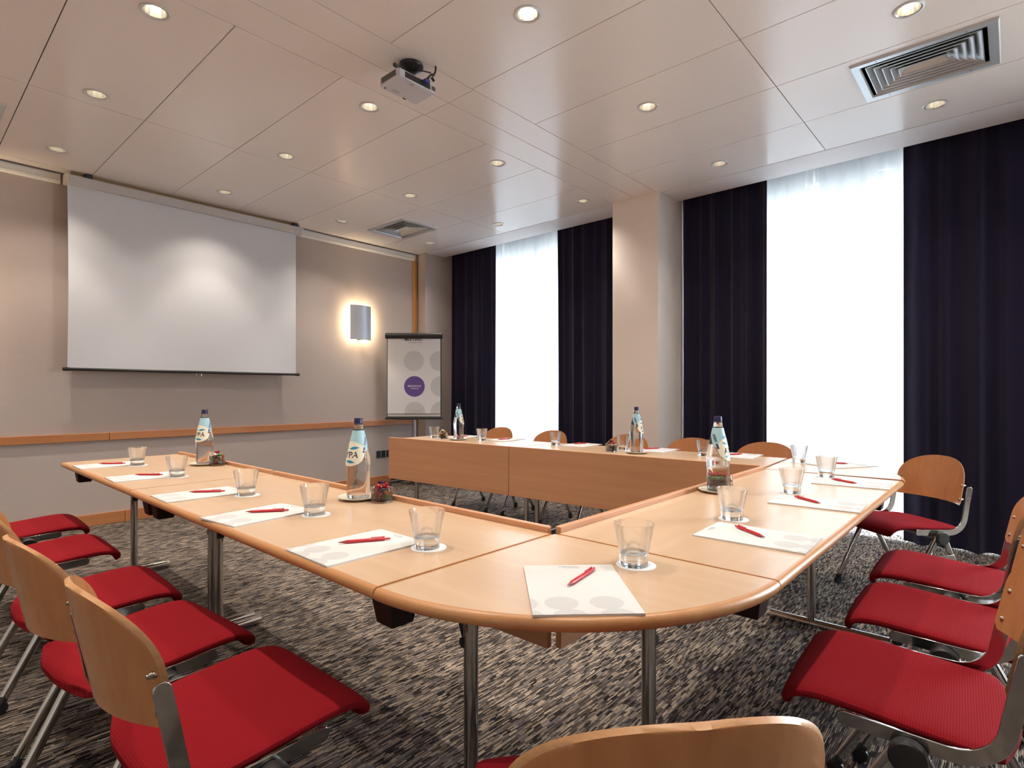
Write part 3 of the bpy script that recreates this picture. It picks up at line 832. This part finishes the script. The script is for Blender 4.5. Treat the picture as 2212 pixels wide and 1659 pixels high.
def make_bottle():
    t = thing('water_bottle', '', 'bottle', group='glass water bottles')
    MB().lathe(BP + [(0, 0.292)], 48).build('glass_body', M['water'], t, angle=50)
    cap = MB(); cv = []
    seg = 40
    prof = [(0.0172, 0.2865), (0.0182, 0.289), (0.0168, 0.291), (0.0165, 0.293), (0.0160, 0.309), (0.0145, 0.3115), (0, 0.3118)]
    cap.lathe(prof, seg); cap.v = [((x * (1 - 0.02 * (k // len(prof) % 2)), y * (1 - 0.02 * (k // len(prof) % 2)), z)) for k, (x, y, z) in enumerate(cap.v)]
    cap.build('screw_cap', M['capblue'], t, angle=30)
    lab = MB(); wrap(lab, *strip(lambda x: 0.188 - 0.02 * math.cos(x * 20), lambda x: 0.264, -0.078, 0.078, 40), 0.0007)
    lb = lab.build('label', M['lblblue'], t)
    ov = MB(); wrap(ov, *strip(lambda x: 0.163 - 0.036 * math.sqrt(max(0, 1 - (x / 0.064) ** 2)), lambda x: 0.170 + 0.052 * math.sqrt(max(0, 1 - (x / 0.066) ** 2)), -0.064, 0.064, 40), 0.0011)
    ov.build('cream_oval', M['lblcream'], lb)
    for a in ((0.020, 0.196, 0.040, 0.013, 0.12), (-0.024, 0.199, 0.034, 0.011, -0.3), (0.010, 0.144, 0.044, 0.013, -0.1), (-0.028, 0.148, 0.03, 0.010, 0.25), (-0.02, 0.226, 0.022, 0.012, 0.5)):
        lf = MB(); wrap(lf, *leaf(*a), 0.0014); lf.build('leaf_print', M['lblleaf'], lb)
    tx = MB(); vs, fs = text_verts('AYPA', 0.033, 0.0, 0.170, bold=0.0006); wrap(tx, vs, fs, 0.0016)
    tx.build('name_print', M['printdark'], lb)
    for x0 in (-0.066, 0.054):
        bc = MB(); random.seed(4); y = 0.205
        while y < 0.238:
            h = random.choice((0.0008, 0.0014, 0.002))
            wrap(bc, *strip(lambda x, y=y: y, lambda x, y=y, h=h: y + h, x0, x0 + 0.012, 3, 1), 0.0014); y += h + random.choice((0.0008, 0.0016))
        bc.build('barcode_print', M['lblnavy'], lb)
        wrap(MB(), *strip(lambda x: 0.178, lambda x: 0.199, x0 + 0.001, x0 + 0.010, 3, 1), 0.0014).build('navy_panel_print', M['lblnavy'], lb)
    return t


BOTT = [('the long table facing the windows', (1.237, 1.915), -56), ('the short table facing the windows', (1.228, 3.475), -56), ('the table opposite the screen', (2.330, 0.925), 88),
        ('the short table by the flip chart', (3.345, 3.620), 95), ('the long table along the windows', (3.430, 1.925), 95)]
BOWL = [(1.266, 1.800), (1.266, 3.395), (2.435, 0.945), (3.335, 3.815), (3.40, 2.105)]
sc_ = tag(MB().lathe([(0, 0.002), (0.045, 0.002), (0.047, 0), (0.052, 0), (0.055, 0.004), (0.074, 0.009), (0.079, 0.0115), (0.0785, 0.0128), (0.073, 0.0115), (0.052, 0.0065), (0, 0.0060)], 48).build('saucer', M['ceramic'], angle=60), '', 'saucer', 'cream saucers under the bottles')
proto = make_bottle(); used = []; u2 = []
for w, (x, y), da in BOTT:
    put(sc_, u2, (x, y, TOP), 0, 'cream saucer under the water bottle on ' + w)
    put(proto, used, (x, y, TOP + 0.0062), math.atan2(-y, -x) + R(da), 'glass water bottle with navy cap on ' + w)


def make_bowl():
    t = thing('sweet_bowl', '', 'bowl', group='glass bowls of sweets')
    MB().lathe([(0.0395, 0.0095), (0.0412, 0.012), (0.0415, 0.055), (0.0408, 0.0562), (0.0398, 0.055), (0.0394, 0.013), (0.037, 0.0105)], 40, closed=True).build('wall', M['tumbler'], t, angle=60)
    MB().lathe([(0, 0), (0.039, 0), (0.0408, 0.002), (0.0410, 0.0085), (0.0385, 0.0098), (0, 0.0095)], 40).build('thick_base', M['base'], t, angle=45)
    return t


proto = make_bowl(); used = []
for (w, _, _), (x, y) in zip(BOTT, BOWL): put(proto, used, (x, y, TOP), 0, 'small round glass bowl of wrapped sweets on ' + w)
swm = {}
for k in SWEET:
    mb = MB().lathe([(0.0058, -0.0145), (0.0016, -0.0088), (0.0052, -0.0066), (0.0078, -0.002), (0.0078, 0.002), (0.0052, 0.0066), (0.0016, 0.0088), (0.0058, 0.0145)], 9)
    random.seed(7); mb.v = [(x + random.uniform(-.0008, .0008), y + random.uniform(-.0008, .0008), z) for x, y, z in mb.v]
    swm[k] = mb.mesh('wrapped_sweet', SWEET[k], angle=25)
random.seed(11)
PAL = [['red', 'dark purple', 'gold', 'orange', 'red', 'green'], ['gold', 'red', 'dark purple', 'white', 'green', 'gold'], ['red', 'dark purple', 'green', 'gold', 'red', 'orange'],
       ['green', 'dark purple', 'white', 'gold', 'orange', 'dark purple'], ['red', 'dark purple', 'gold', 'dark purple', 'red', 'white']]
for (w, _, _), (bx, by), pal in zip(BOTT, BOWL, PAL):
    for n_, rad, z in ((7, 0.0265, 0.0185), (1, 0.0, 0.0185), (7, 0.0262, 0.033), (1, 0.0, 0.034), (7, 0.0258, 0.0475), (1, 0.0, 0.050), (4, 0.017, 0.0625), (1, 0.0, 0.0755)):
        ph = random.uniform(0, 6.28)
        for k in range(n_):
            a = ph + 2 * PI * k / n_ + random.uniform(-.08, .08)
            c_ = random.choice(pal)
            if z > 0.058 and pal[0] == 'red': c_ = random.choice(('red', 'dark purple', 'red'))
            o = bpy.data.objects.new('wrapped_sweet', swm[c_]); C.objects.link(o)
            o.location = (bx + rad * math.cos(a), by + rad * math.sin(a), TOP + z + random.uniform(-.0012, .0012))
            o.rotation_euler = (R(90) + random.uniform(-.5, .5), random.uniform(-.3, .3), a + random.uniform(-.5, .5) + (R(90) if rad == 0.017 else 0))
            tag(o, '%s wrapped sweet in the glass bowl on %s' % (c_, w), 'sweet', 'sweets in the bowl on ' + w)

# ------------------------------------------------------------------ projection screen
SY = 5.765
t = thing('projection_screen', 'white pull-down projection screen hanging before the taupe wall', 'projection screen', (1.97, SY, 1.33))
def loc(mb, name, m, p=None, **kw):
    """parts are written in world coordinates; the thing stands unrotated at t.location"""
    o = mb.build(name, m, p if p is not None else t, **kw)
    if p is None: o.matrix_parent_inverse = Matrix.Translation(-t.location)
    return o
def cloth(u, v):
    x = 0.992 + u * (2.952 - 0.992); z = 1.345 + v * (2.86 - 1.345)
    bow = 0.008 * math.sin(PI * v) * (abs(2 * u - 1) ** 3)
    k = (2 * u - 1); x2 = x + (-0.006 * k) * math.sin(PI * v)
    return (x2, SY - bow - 0.0015 * math.sin(u * 23 + v * 5) * (1 - v), z)
loc(MB().shell(cloth, lambda u, v: (0, 1, 0), 40, 30, 0.0015), 'cloth', M['cloth'], angle=80)
loc(MB().box((1.995, SY, 2.886), (2.00, 0.075, 0.078)), 'case', M['casebeige'], bevel=0.008)
loc(MB().box((0.985, SY, 2.886), (0.030, 0.080, 0.084)), 'end_cap', M['capbeige'], bevel=0.006)
loc(MB().box((3.006, SY, 2.886), (0.024, 0.080, 0.084)), 'end_cap', M['white'], bevel=0.006)
loc(MB().box((2.86, SY - 0.0385, 2.868), (0.17, 0.002, 0.022)), 'maker_plate', M['capbeige'], smooth=False)
loc(MB().tube([(0.966, SY, 1.337), (2.984, SY, 1.337)], 0.0125, 18).tube([(0.962, SY, 1.337), (1.004, SY, 1.337)], 0.0150, 18).tube([(2.946, SY, 1.337), (2.988, SY, 1.337)], 0.0150, 18), 'bottom_bar', M['black'])
ring = [(1.985 + dx, SY - 0.004, 1.326 + dz) for dx, dz in ((-0.018, 0.0), (-0.025, -0.022), (-0.012, -0.038), (0.012, -0.038), (0.025, -0.022), (0.018, 0.0))]
loc(MB().tube(ring, 0.0016, 8), 'pull_ring', M['chrome'])
loc(MB().box((2.01, SY + 0.02, 2.9425), (1.98, 0.02, 0.033)), 'fixing_batten', M['batten'], bevel=0.002)
for x in (1.13, 2.93): loc(MB().box((x, SY - 0.005, 2.942), (0.05, 0.06, 0.032)), 'ceiling_bracket', M['charcoal'], bevel=0.003)

# ------------------------------------------------------------------ wall lamps (the second one glows from beyond the frame)
def make_sconce():
    t = thing('wall_lamp', 'curved aluminium wall lamp glowing between the screen and flip chart', 'wall lamp')
    def sh(u, v):
        a = R(-38) + R(76) * u; rr = 0.235
        return (rr * math.sin(a), -(0.045 + rr * (math.cos(a) - math.cos(R(38)))), -0.205 + 0.41 * v)
    MB().shell(sh, lambda u, v: (-math.sin(R(-38) + R(76) * u), math.cos(R(-38) + R(76) * u), 0), 24, 4, 0.003).build('shade', M['alu'], t, angle=30)
    sc = MB()
    for z in (-0.185, 0.185): sc.lathe([(0, -0.0015), (0.004, -0.001), (0.004, 0.002), (0, 0.002)], 10, (-0.01, -0.0955, z), axis='y')
    sc.build('screw', M['charcoal'], t)
    MB().box((0, -0.008, 0), (0.07, 0.016, 0.30)).build('back_plate', M['white'], t, bevel=0.003)
    for z in (-0.20, 0.20): MB().box((-0.01, -0.045, z), (0.02, 0.09, 0.012)).build('bracket_arm', M['charcoal'], t, bevel=0.002)
    for z in (-0.08, 0.08):
        MB().lathe([(0, -0.05), (0.014, -0.048), (0.018, -0.02), (0.018, 0.02), (0.014, 0.048), (0, 0.05)], 16, (0, -0.040, z)).build('bulb', M['sbulb'], t)
    return t
def lamp_light(x, k=1.0):
    for z in (1.90, 2.06):
        for dx in (-0.07, 0.07):
            l = bpy.data.lights.new('wall_lamp_light', 'POINT'); l.energy = SCONCE_W * k; l.color = (1.0, 0.76, 0.46); l.shadow_soft_size = 0.02
            o = bpy.data.objects.new('wall_lamp_light', l); C.objects.link(o); o.location = (x + dx, YS - 0.05, z)
s0 = make_sconce(); s0.location = (3.815, YS, 1.98)
s1 = copy_tree(s0); s1.location = (0.13, YS, 1.98); s1['label'] = 'curved aluminium wall lamp on the far side of the screen, beyond the frame'
lamp_light(3.815); lamp_light(0.13, 2.0)

# ------------------------------------------------------------------ flip chart
t = thing('flip_chart', 'flip chart stand with purple welcome dot beside the corner column', 'flip chart', (4.371, 5.537, 0), R(-48.2))
bz0, bz1 = 0.81, 1.862
MB().box((0, 0.0, (0.83 + 1.84) / 2), (0.672, 0.016, 1.01)).build('board', M['charcoal'], t, bevel=0.003)
MB().box((0, -0.009, (0.845 + 1.83) / 2), (0.652, 0.004, 0.985)).build('board_face', M['white'], t, smooth=False)
MB().tube([(-0.352, -0.014, 1.843), (0.352, -0.014, 1.843)], 0.036, 20, sx=0.8).box((0, 0.0, 1.848), (0.70, 0.03, 0.028)).build('clamp_bar', M['charcoal'], t, bevel=0.002)
MB().box((0, -0.020, 0.822), (0.70, 0.05, 0.026)).build('pen_tray', M['charcoal'], t, bevel=0.005)
zy = lambda y: 1.9905 - 0.000899 * y
xx_ = lambda x: (x - 600) * 0.000899
sheet = MB()
sheet.shell(lambda u, v: (-0.326 + 0.652 * u, -0.0145 - 0.004 * (1 - v) ** 2 - 0.0012 * math.sin(6 * v + 2 * u), zy(1232) + v * (1.83 - zy(1232))), lambda u, v: (0, 1, 0), 8, 24, 0.0008)
sh = sheet.build('paper_sheet', M['paper'], t, angle=80)
def onsheet(x, z, e):
    v = (z - zy(1232)) / (1.83 - zy(1232)); u = (x + 0.326) / 0.652
    return (x, -0.0145 - 0.004 * (1 - v) ** 2 - 0.0012 * math.sin(6 * v + 2 * u) - e, z)
def print_on(name, polys, m, e=0.0008, tri=None):
    mb = MB()
    for p in polys:
        c_ = (sum(q[0] for q in p) / len(p), sum(q[1] for q in p) / len(p))
        # concentric rings so that the print follows the sheet
        rings = [[(c_[0] + (q[0] - c_[0]) * k, c_[1] + (q[1] - c_[1]) * k) for q in p] for k in (1.0, 0.66, 0.33)]
        n = len(p); vs = [onsheet(x, z, e) for r_ in rings for x, z in r_] + [onsheet(*c_, e)]
        fs = [(i * n + k, i * n + (k + 1) % n, (i + 1) * n + (k + 1) % n, (i + 1) * n + k) for i in range(2) for k in range(n)] + [(2 * n + k, 2 * n + (k + 1) % n, 3 * n) for k in range(n)]
        mb.add(vs, fs)
    if tri: mb.add([onsheet(x, z, e) for x, z in tri[0]], tri[1])
    return mb.build(name, m, sh, smooth=False)
bnd = (-0.3255, 0.3255, zy(1231), 1.82)
for cx, cy, r_ in ((598, 510, 140), (952, 512, 138), (966, 860, 140), (612, 1215, 142), (970, 1207, 140)):
    print_on('pale_dot', [clip_poly(circle(xx_(cx), zy(cy), r_ * 0.000899, 48), *bnd)], M['dotgrey'])
print_on('purple_dot', [circle(xx_(606), zy(860), 142 * 0.000899, 56)], M['purple'])
def fit(s, cx, cy, w, h, bold=0.0):
    vs, fs = text_verts(s, 1.0, bold=bold)
    x0, x1 = min(v[0] for v in vs), max(v[0] for v in vs); y0, y1 = min(v[1] for v in vs), max(v[1] for v in vs)
    return [((x - (x0 + x1) / 2) / (x1 - x0) * w + cx, (y - (y0 + y1) / 2) / (y1 - y0) * h + cy) for x, y in vs], fs
kk = 0.000899
for nm, s, cx, cy, w, h, m, b in (('heading_lettering', 'MEETING', 592, 216, 238, 34, 'printdark', 0.012), ('subheading_lettering', 'BY NOVOTEL', 622, 256, 172, 17, 'printmid', 0.0),
                                   ('welcome_lettering', 'BIENVENUE', 606, 855, 182, 23, 'whiteink', 0.02), ('welcome_lettering', 'Welcome', 611, 887, 106, 21, 'whiteink', 0.01), ('footer_lettering', 'www.novotel.com', 614, 1193, 166, 15, 'printmid', 0.0)):
    print_on(nm, [], M[m], 0.0014, fit(s, xx_(cx), zy(cy), w * kk, h * kk, b))
MB().tube([(0, 0.035, 0.06), (0, 0.035, 1.0)], 0.019, 18).tube([(0, 0.035, 0.9), (0, 0.035, 1.5)], 0.014, 16).box((0, 0.025, 1.1), (0.06, 0.03, 0.12)).build('pole', M['steel'], t)
hub = MB().lathe([(0, 0.03), (0.055, 0.03), (0.06, 0.04), (0.05, 0.085), (0.022, 0.105), (0, 0.105)], 20, (0, 0.035, 0)).build('base_hub', M['charcoal'], t)
for a in (-4, 76, 160, 212, 284):
    d = Vector((math.cos(R(a)), math.sin(R(a)), 0)); o0 = Vector((0, 0.035, 0))
    lg = MB().tube([o0 + d * 0.03 + Vector((0, 0, 0.072)), o0 + d * 0.20 + Vector((0, 0, 0.064)), o0 + d * 0.33 + Vector((0, 0, 0.054))], [0.026, 0.022, 0.015], 12, sy=0.8).build('leg', M['charcoal'], t)
    e = o0 + d * 0.32
    MB().lathe([(0, -0.016), (0.02, -0.016), (0.024, -0.01), (0.024, 0.01), (0.02, 0.016), (0, 0.016)], 18, (e.x, e.y, 0.024), axis='x').tube([e + Vector((0, 0, 0.03)), e + Vector((0, 0, 0.06))], 0.007, 8).build('caster', M['black'], lg)

# ------------------------------------------------------------------ sockets on the wall, cable in the corner
t = thing('power_socket', 'row of black power sockets low on the wall behind the window row', 'socket', (4.16, YS, 0.371))
for k in range(3):
    MB().box((-0.066 + 0.072 * k, -0.004, 0), (0.071, 0.008, 0.092)).build('cover_frame', M['steel'], t, bevel=0.002)
    MB().box((-0.066 + 0.072 * k, -0.006, 0), (0.061, 0.012, 0.088)).lathe([(0.027, -0.0135), (0.029, -0.0115), (0.018, -0.0115), (0.018, 0.0), (0, 0.0)], 20, (-0.066 + 0.072 * k, -0.0005, 0), axis='y').build('socket_module', M['black'], t, bevel=0.002)
tag(MB().tube([(4.66, 5.875, 2.955), (4.655, 5.868, 2.93), (4.640, 5.862, 2.895), (4.634, 5.862, 2.868)], 0.006, 10).build('cable', M['white']), 'short white cable drooping from the ceiling to the orange corner strip', 'cable')

# ------------------------------------------------------------------ ceiling projector
t = thing('ceiling_projector', 'small pale projector hanging from a black ceiling mount', 'projector', (1.907, 2.475, CEIL))
b = MB(); zt = -0.118; zb = -0.160; x0, x1, y0, y1 = -0.128, 0.128, -0.090, 0.090; c = 0.012
outline = [(x0 + c, y0), (x1 - c, y0), (x1, y0 + c), (x1, y1 - c * .4), (x1 - 0.004, y1), (0.075, y1), (0.068, y1 - 0.010), (0.030, y1 - 0.010), (0.022, y1 - 0.002), (x0 + 0.02, y1 - 0.002), (x0, y1 - 0.02), (x0, y0 + c)]
b.prism(outline, zb, zt)
body = b.build('body', M['projbody'], t, bevel=0.003)
gr = MB()
for k in range(5): gr.box((x0 - 0.0006, -0.005, zb + 0.009 + k * 0.0062), (0.0022, 0.125, 0.0034))
gr.build('side_grille', M['projgrill'], body, smooth=False)
MB().box((0.0, y0 - 0.0006, (zt + zb) / 2), (0.17, 0.002, 0.030)).build('connector_panel', M['black'], body, smooth=False)
MB().box((0.108, y0 - 0.0006, (zt + zb) / 2), (0.026, 0.002, 0.022)).build('rear_grille', M['projgrill'], body, smooth=False)
dec = MB()
for k in range(7): dec.box((-0.045 + k * 0.02, -0.052 - 0.004 * (k % 2), zb - 0.0003), (0.010, 0.003, 0.0006))
for k in range(4): dec.box((-0.075 + 0.012 * k + 0.02, 0.055 + 0.004 * k * 0, zb - 0.0003), (0.008, 0.016 - 0.003 * (k % 2), 0.0006))
dec.box((-0.055, -0.072, zb - 0.0003), (0.03, 0.004, 0.0006)).box((-0.02, -0.066, zb - 0.0003), (0.022, 0.016, 0.0006))
dec.build('printed_marks', M['printmid'], body, smooth=False)
MB().lathe([(0, 0.0), (0.004, 0.0), (0.006, 0.003), (0, 0.003)], 12, (x0 + 0.03, 0.068, zb - 0.0028)).build('screw_foot', M['charcoal'], body)
MB().lathe([(0.0, 0.0), (0.018, 0.0), (0.0195, -0.006), (0.0195, -0.014), (0.0, -0.014)], 24, (0.049, y1 + 0.004, (zt + zb) / 2), axis='y').build('lens', M['lens'], t)
MB().lathe([(0, 0), (0.064, 0), (0.067, -0.008), (0.064, -0.018), (0.046, -0.030), (0.022, -0.045), (0.020, -0.075), (0.030, -0.100), (0.045, -0.119), (0, -0.119)], 32, (0.036, 0.012, 0)).build('mount', M['black'], t, angle=35)
MB().tube([(-0.085, -0.045, -0.092), (-0.125, -0.05, -0.090)], 0.010, 12).build('mount_knob', M['black'], t)
MB().tube([(0.09, -0.096, -0.085), (0.107, -0.098, -0.102)], 0.007, 10).build('foot_knob', M['black'], t)
for dx, sag in ((0.0, 0.0), (0.008, -0.008)):
    MB().tube([(0.133 + dx * .5, -0.078, 0.004), (0.132, -0.080, -0.025 + sag), (0.115, -0.085, -0.055 + sag), (0.092 + dx, -0.096, -0.066 + sag), (0.072, -0.108, -0.085), (0.045 + dx, -0.112, -0.118), (0.035 + dx, -0.100, -0.130)], 0.0042, 10).build('cable', M['black'], t)
MB().tube([(0.088, -0.092, -0.060), (0.06, -0.06, -0.05), (0.04, -0.02, -0.04)], 0.0036, 8).build('cable', M['black'], t)
MB().box((0.048, -0.103, -0.128), (0.034, 0.026, 0.016)).build('blue_plug', M['vga'], t, bevel=0.003)

# ------------------------------------------------------------------ ceiling vents
def make_vent(label, x0, x1, y0, y1):
    cx, cy = (x0 + x1) / 2, (y0 + y1) / 2; hx, hy = (x1 - x0) / 2, (y1 - y0) / 2
    t = thing('ceiling_vent', label, 'vent', (cx, cy, CEIL), 0, 'square-ringed ceiling vents')
    fr = MB(); b = 0.048
    def ringq(ox, oy, ix, iy, zo, zi, mb, th=0.002, painted_shade=0):
        o = [(-ox, -oy), (ox, -oy), (ox, oy), (-ox, oy)]; i_ = [(-ix, -iy), (ix, -iy), (ix, iy), (-ix, iy)]
        vs = [(x, y, zo) for x, y in o] + [(x, y, zi) for x, y in i_] + [(x, y, zo + th) for x, y in o] + [(x, y, zi + th) for x, y in i_]
        fs = []
        for k in range(4):
            q = (k + 1) % 4
            fs += [(k, q, 4 + q, 4 + k), (8 + q, 8 + k, 12 + k, 12 + q), (k, 8 + k, 8 + q, q), (4 + k, 4 + q, 12 + q, 12 + k)]
        mb.add(vs, fs)
        if painted_shade: 
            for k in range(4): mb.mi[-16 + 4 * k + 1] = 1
    ringq(hx, hy, hx - 0.006, hy - 0.006, 0.0, -0.012, fr)
    ringq(hx - 0.006, hy - 0.006, hx - b + 0.006, hy - b + 0.006, -0.012, -0.010, fr)
    ringq(hx - b + 0.006, hy - b + 0.006, hx - b, hy - b, -0.010, 0.0, fr)
    fr.build('frame', M['vent'], t, smooth=False)
    n = 5; step = (hx - b) / (n + 0.9)
    for k in range(n):
        v = MB(); o = hx - b - step * (k + 0.62); w = hy - b - step * (k + 0.62)
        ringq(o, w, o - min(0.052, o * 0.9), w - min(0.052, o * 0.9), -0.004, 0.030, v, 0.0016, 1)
        v.box((0, w + 0.0, -0.004), (2 * o + 0.004, 0.005, 0.005)).box((0, -w, -0.004), (2 * o + 0.004, 0.005, 0.005)).box((o, 0, -0.004), (0.005, 2 * w + 0.004, 0.005)).box((-o, 0, -0.004), (0.005, 2 * w + 0.004, 0.005))
        v.build('vane', [M['vent'], M['void']], t, smooth=False)  # upper vane faces coloured black for the shade in the gaps
    ob = MB().box((0, 0, 0.055), (2 * (hx - b), 2 * (hy - b), 0.004)).build('dark_backing', M['void'], t, smooth=False)
    s = MB()
    for sx in (-1, 1):
        for sy in (-0.6, 0.6): s.lathe([(0, -0.0015), (0.004, 0.0), (0.004, 0.002), (0, 0.002)], 8, (sx * (hx - b / 2), sy * hy, -0.0112))
    s.build('screw', M['charcoal'], t)
    return t
# the panels are cut out where the vents sit: the vent frames hang just under the panel face
make_vent('square-ringed metal ceiling vent on the window side, large and near', 3.578, 4.076, 0.050, 0.686)
make_vent('square-ringed metal ceiling vent before the corner column, seen at a distance', 3.592, 4.082, 4.742, 5.386)
make_vent('ceiling vent cut by the edge of the photo above the screen row', 0.020, 0.512, 4.735, 5.380)

# ------------------------------------------------------------------ downlights
def make_downlight():
    t = thing('downlight', '', 'downlight', group='recessed downlights')
    MB().lathe([(0.0665, 0.0), (0.0665, -0.003), (0.062, -0.0055), (0.054, -0.0045), (0.049, 0.001), (0.049, 0.004), (0.0665, 0.004)], 40).build('trim_ring', M['ring'], t, angle=30)
    rf = MB(); seg = 24
    prof = [(0.0492, 0.0), (0.0470, 0.02), (0.0430, 0.045), (0.0360, 0.072), (0.0265, 0.092)]
    rf.lathe(prof, seg); rf.v = [(x * (1 - 0.03 * (k // len(prof) % 2)), y * (1 - 0.03 * (k // len(prof) % 2)), z) for k, (x, y, z) in enumerate(rf.v)]
    rf.lathe([(0.0265, 0.092), (0.0, 0.094)], seg)
    rf.build('reflector', M['mirror'], t, angle=8)
    MB().lathe([(0, 0.050), (0.012, 0.053), (0.017, 0.064), (0.015, 0.080), (0.010, 0.091), (0, 0.091)], 20).build('bulb', M['bulb'], t)
    return t
ROWN = {0.857: 'row over the tables facing the windows', 2.053: 'row in line with the projector', 3.230: 'row over the window tables', 4.412: 'row along the curtains'}
proto = make_downlight(); used = []
cnt = {}
for X, Y in sorted(LIGHTS, key=lambda p: (p[0], -p[1])):
    cnt[X] = cnt.get(X, 0) + 1
    put(proto, used, (X, Y, CEIL), random.uniform(0, 6), 'recessed downlight, %s from the screen wall, %s' % (ORD[cnt[X] - 1], ROWN[X]))
for k, (X, Y) in enumerate(ADDED):
    put(proto, used, (X, Y, CEIL), 0, 'added recessed downlight beyond the frame of the photo')
for X, Y in ALL:
    k = 0.5 if X > 4.3 else 0.8 if Y > 5.2 else 1.0
    # the lamp's beam and the softer spill of its reflector
    for nm, w, ang, bl, dz in (('downlight_beam', 0.78, 74, 0.55, 0.03), ('downlight_spill', 0.42, 112, 0.65, -0.008)):
        l = bpy.data.lights.new(nm, 'SPOT'); l.energy = SPOT_W * w * k; l.color = WARM
        l.spot_size = R(ang); l.spot_blend = bl; l.shadow_soft_size = 0.022
        o = bpy.data.objects.new(nm, l); C.objects.link(o); o.location = (X, Y, CEIL + dz)

# ------------------------------------------------------------------ curtains
def curtain(name, label, cat, m, y0, y1, xc, amp, folds, z0, z1, seed, group=None, th=0.002, lean=0.0):
    rnd = random.Random(seed)
    ks = [(folds * rnd.uniform(0.8, 1.2) * PI * 2 * f, rnd.uniform(0, 6.28), a) for f, a in ((1, 1.0), (0.55, 0.7), (1.7, 0.35))]
    tot = sum(a for _, _, a in ks)
    def f(u, v):
        s_ = sum(a * math.sin(k * u + p + 0.35 * math.sin(v * 2.2 + p)) for k, p, a in ks) / tot
        s_ = math.copysign(abs(s_) ** 0.8, s_)
        y = y0 + (y1 - y0) * u + lean * (1 - v) * (u - 0.5) + 0.018 * math.sin(PI * u) ** 0.5 * sum(a * math.cos(k * u + p) for k, p, a in ks) / tot
        return (xc + amp * s_ * (0.75 + 0.25 * (1 - v)), y, z0 + (z1 - z0) * v)
    nu = int(abs(y1 - y0) * 90)
    o = MB().shell(f, lambda u, v: (1, 0, 0), nu, 18, th).build(name, m, angle=80)
    return tag(o, label, cat, group)
curtain('curtain', 'navy curtain beside the corner column, by the flip chart', 'curtain', M['navy'], 5.716, 4.87, 5.15, 0.055, 6, 0.012, 3.08, 1, 'navy curtains')
curtain('curtain', 'navy curtain on the screen side of the pillar', 'curtain', M['navy'], 3.91, 2.90, 5.15, 0.058, 6, 0.012, 3.08, 2, 'navy curtains', lean=0.05)
curtain('curtain', 'navy curtain between the pillar and the wide bright sheer', 'curtain', M['navy'], 2.384, 1.60, 5.15, 0.058, 6, 0.012, 3.08, 3, 'navy curtains')
curtain('curtain', 'wide navy curtain behind the turned chair with full backrest', 'curtain', M['navy'], 0.630, -1.30, 5.16, 0.058, 13, 0.012, 3.08, 4, 'navy curtains')
curtain('sheer_curtain', 'narrow bright white sheer curtain by the flip chart', 'sheer curtain', M['sheer'], 5.714, 3.10, 5.27, 0.028, 18, 0.03, 3.08, 5, 'white sheer curtains', 0.0)
curtain('sheer_curtain', 'wide bright white sheer curtain beyond the pillar', 'sheer curtain', M['sheer'], 2.375, -0.60, 5.27, 0.028, 20, 0.03, 3.08, 6, 'white sheer curtains', 0.0)
tk = MB()
for y0, y1 in ((2.87, 5.715), (YB, 2.388)):
    for x in (5.15, 5.27): tk.box((x, (y0 + y1) / 2, 3.084), (0.02, y1 - y0 - 0.01, 0.012))
struct(tk.build('trim_5', M['white'], smooth=False))
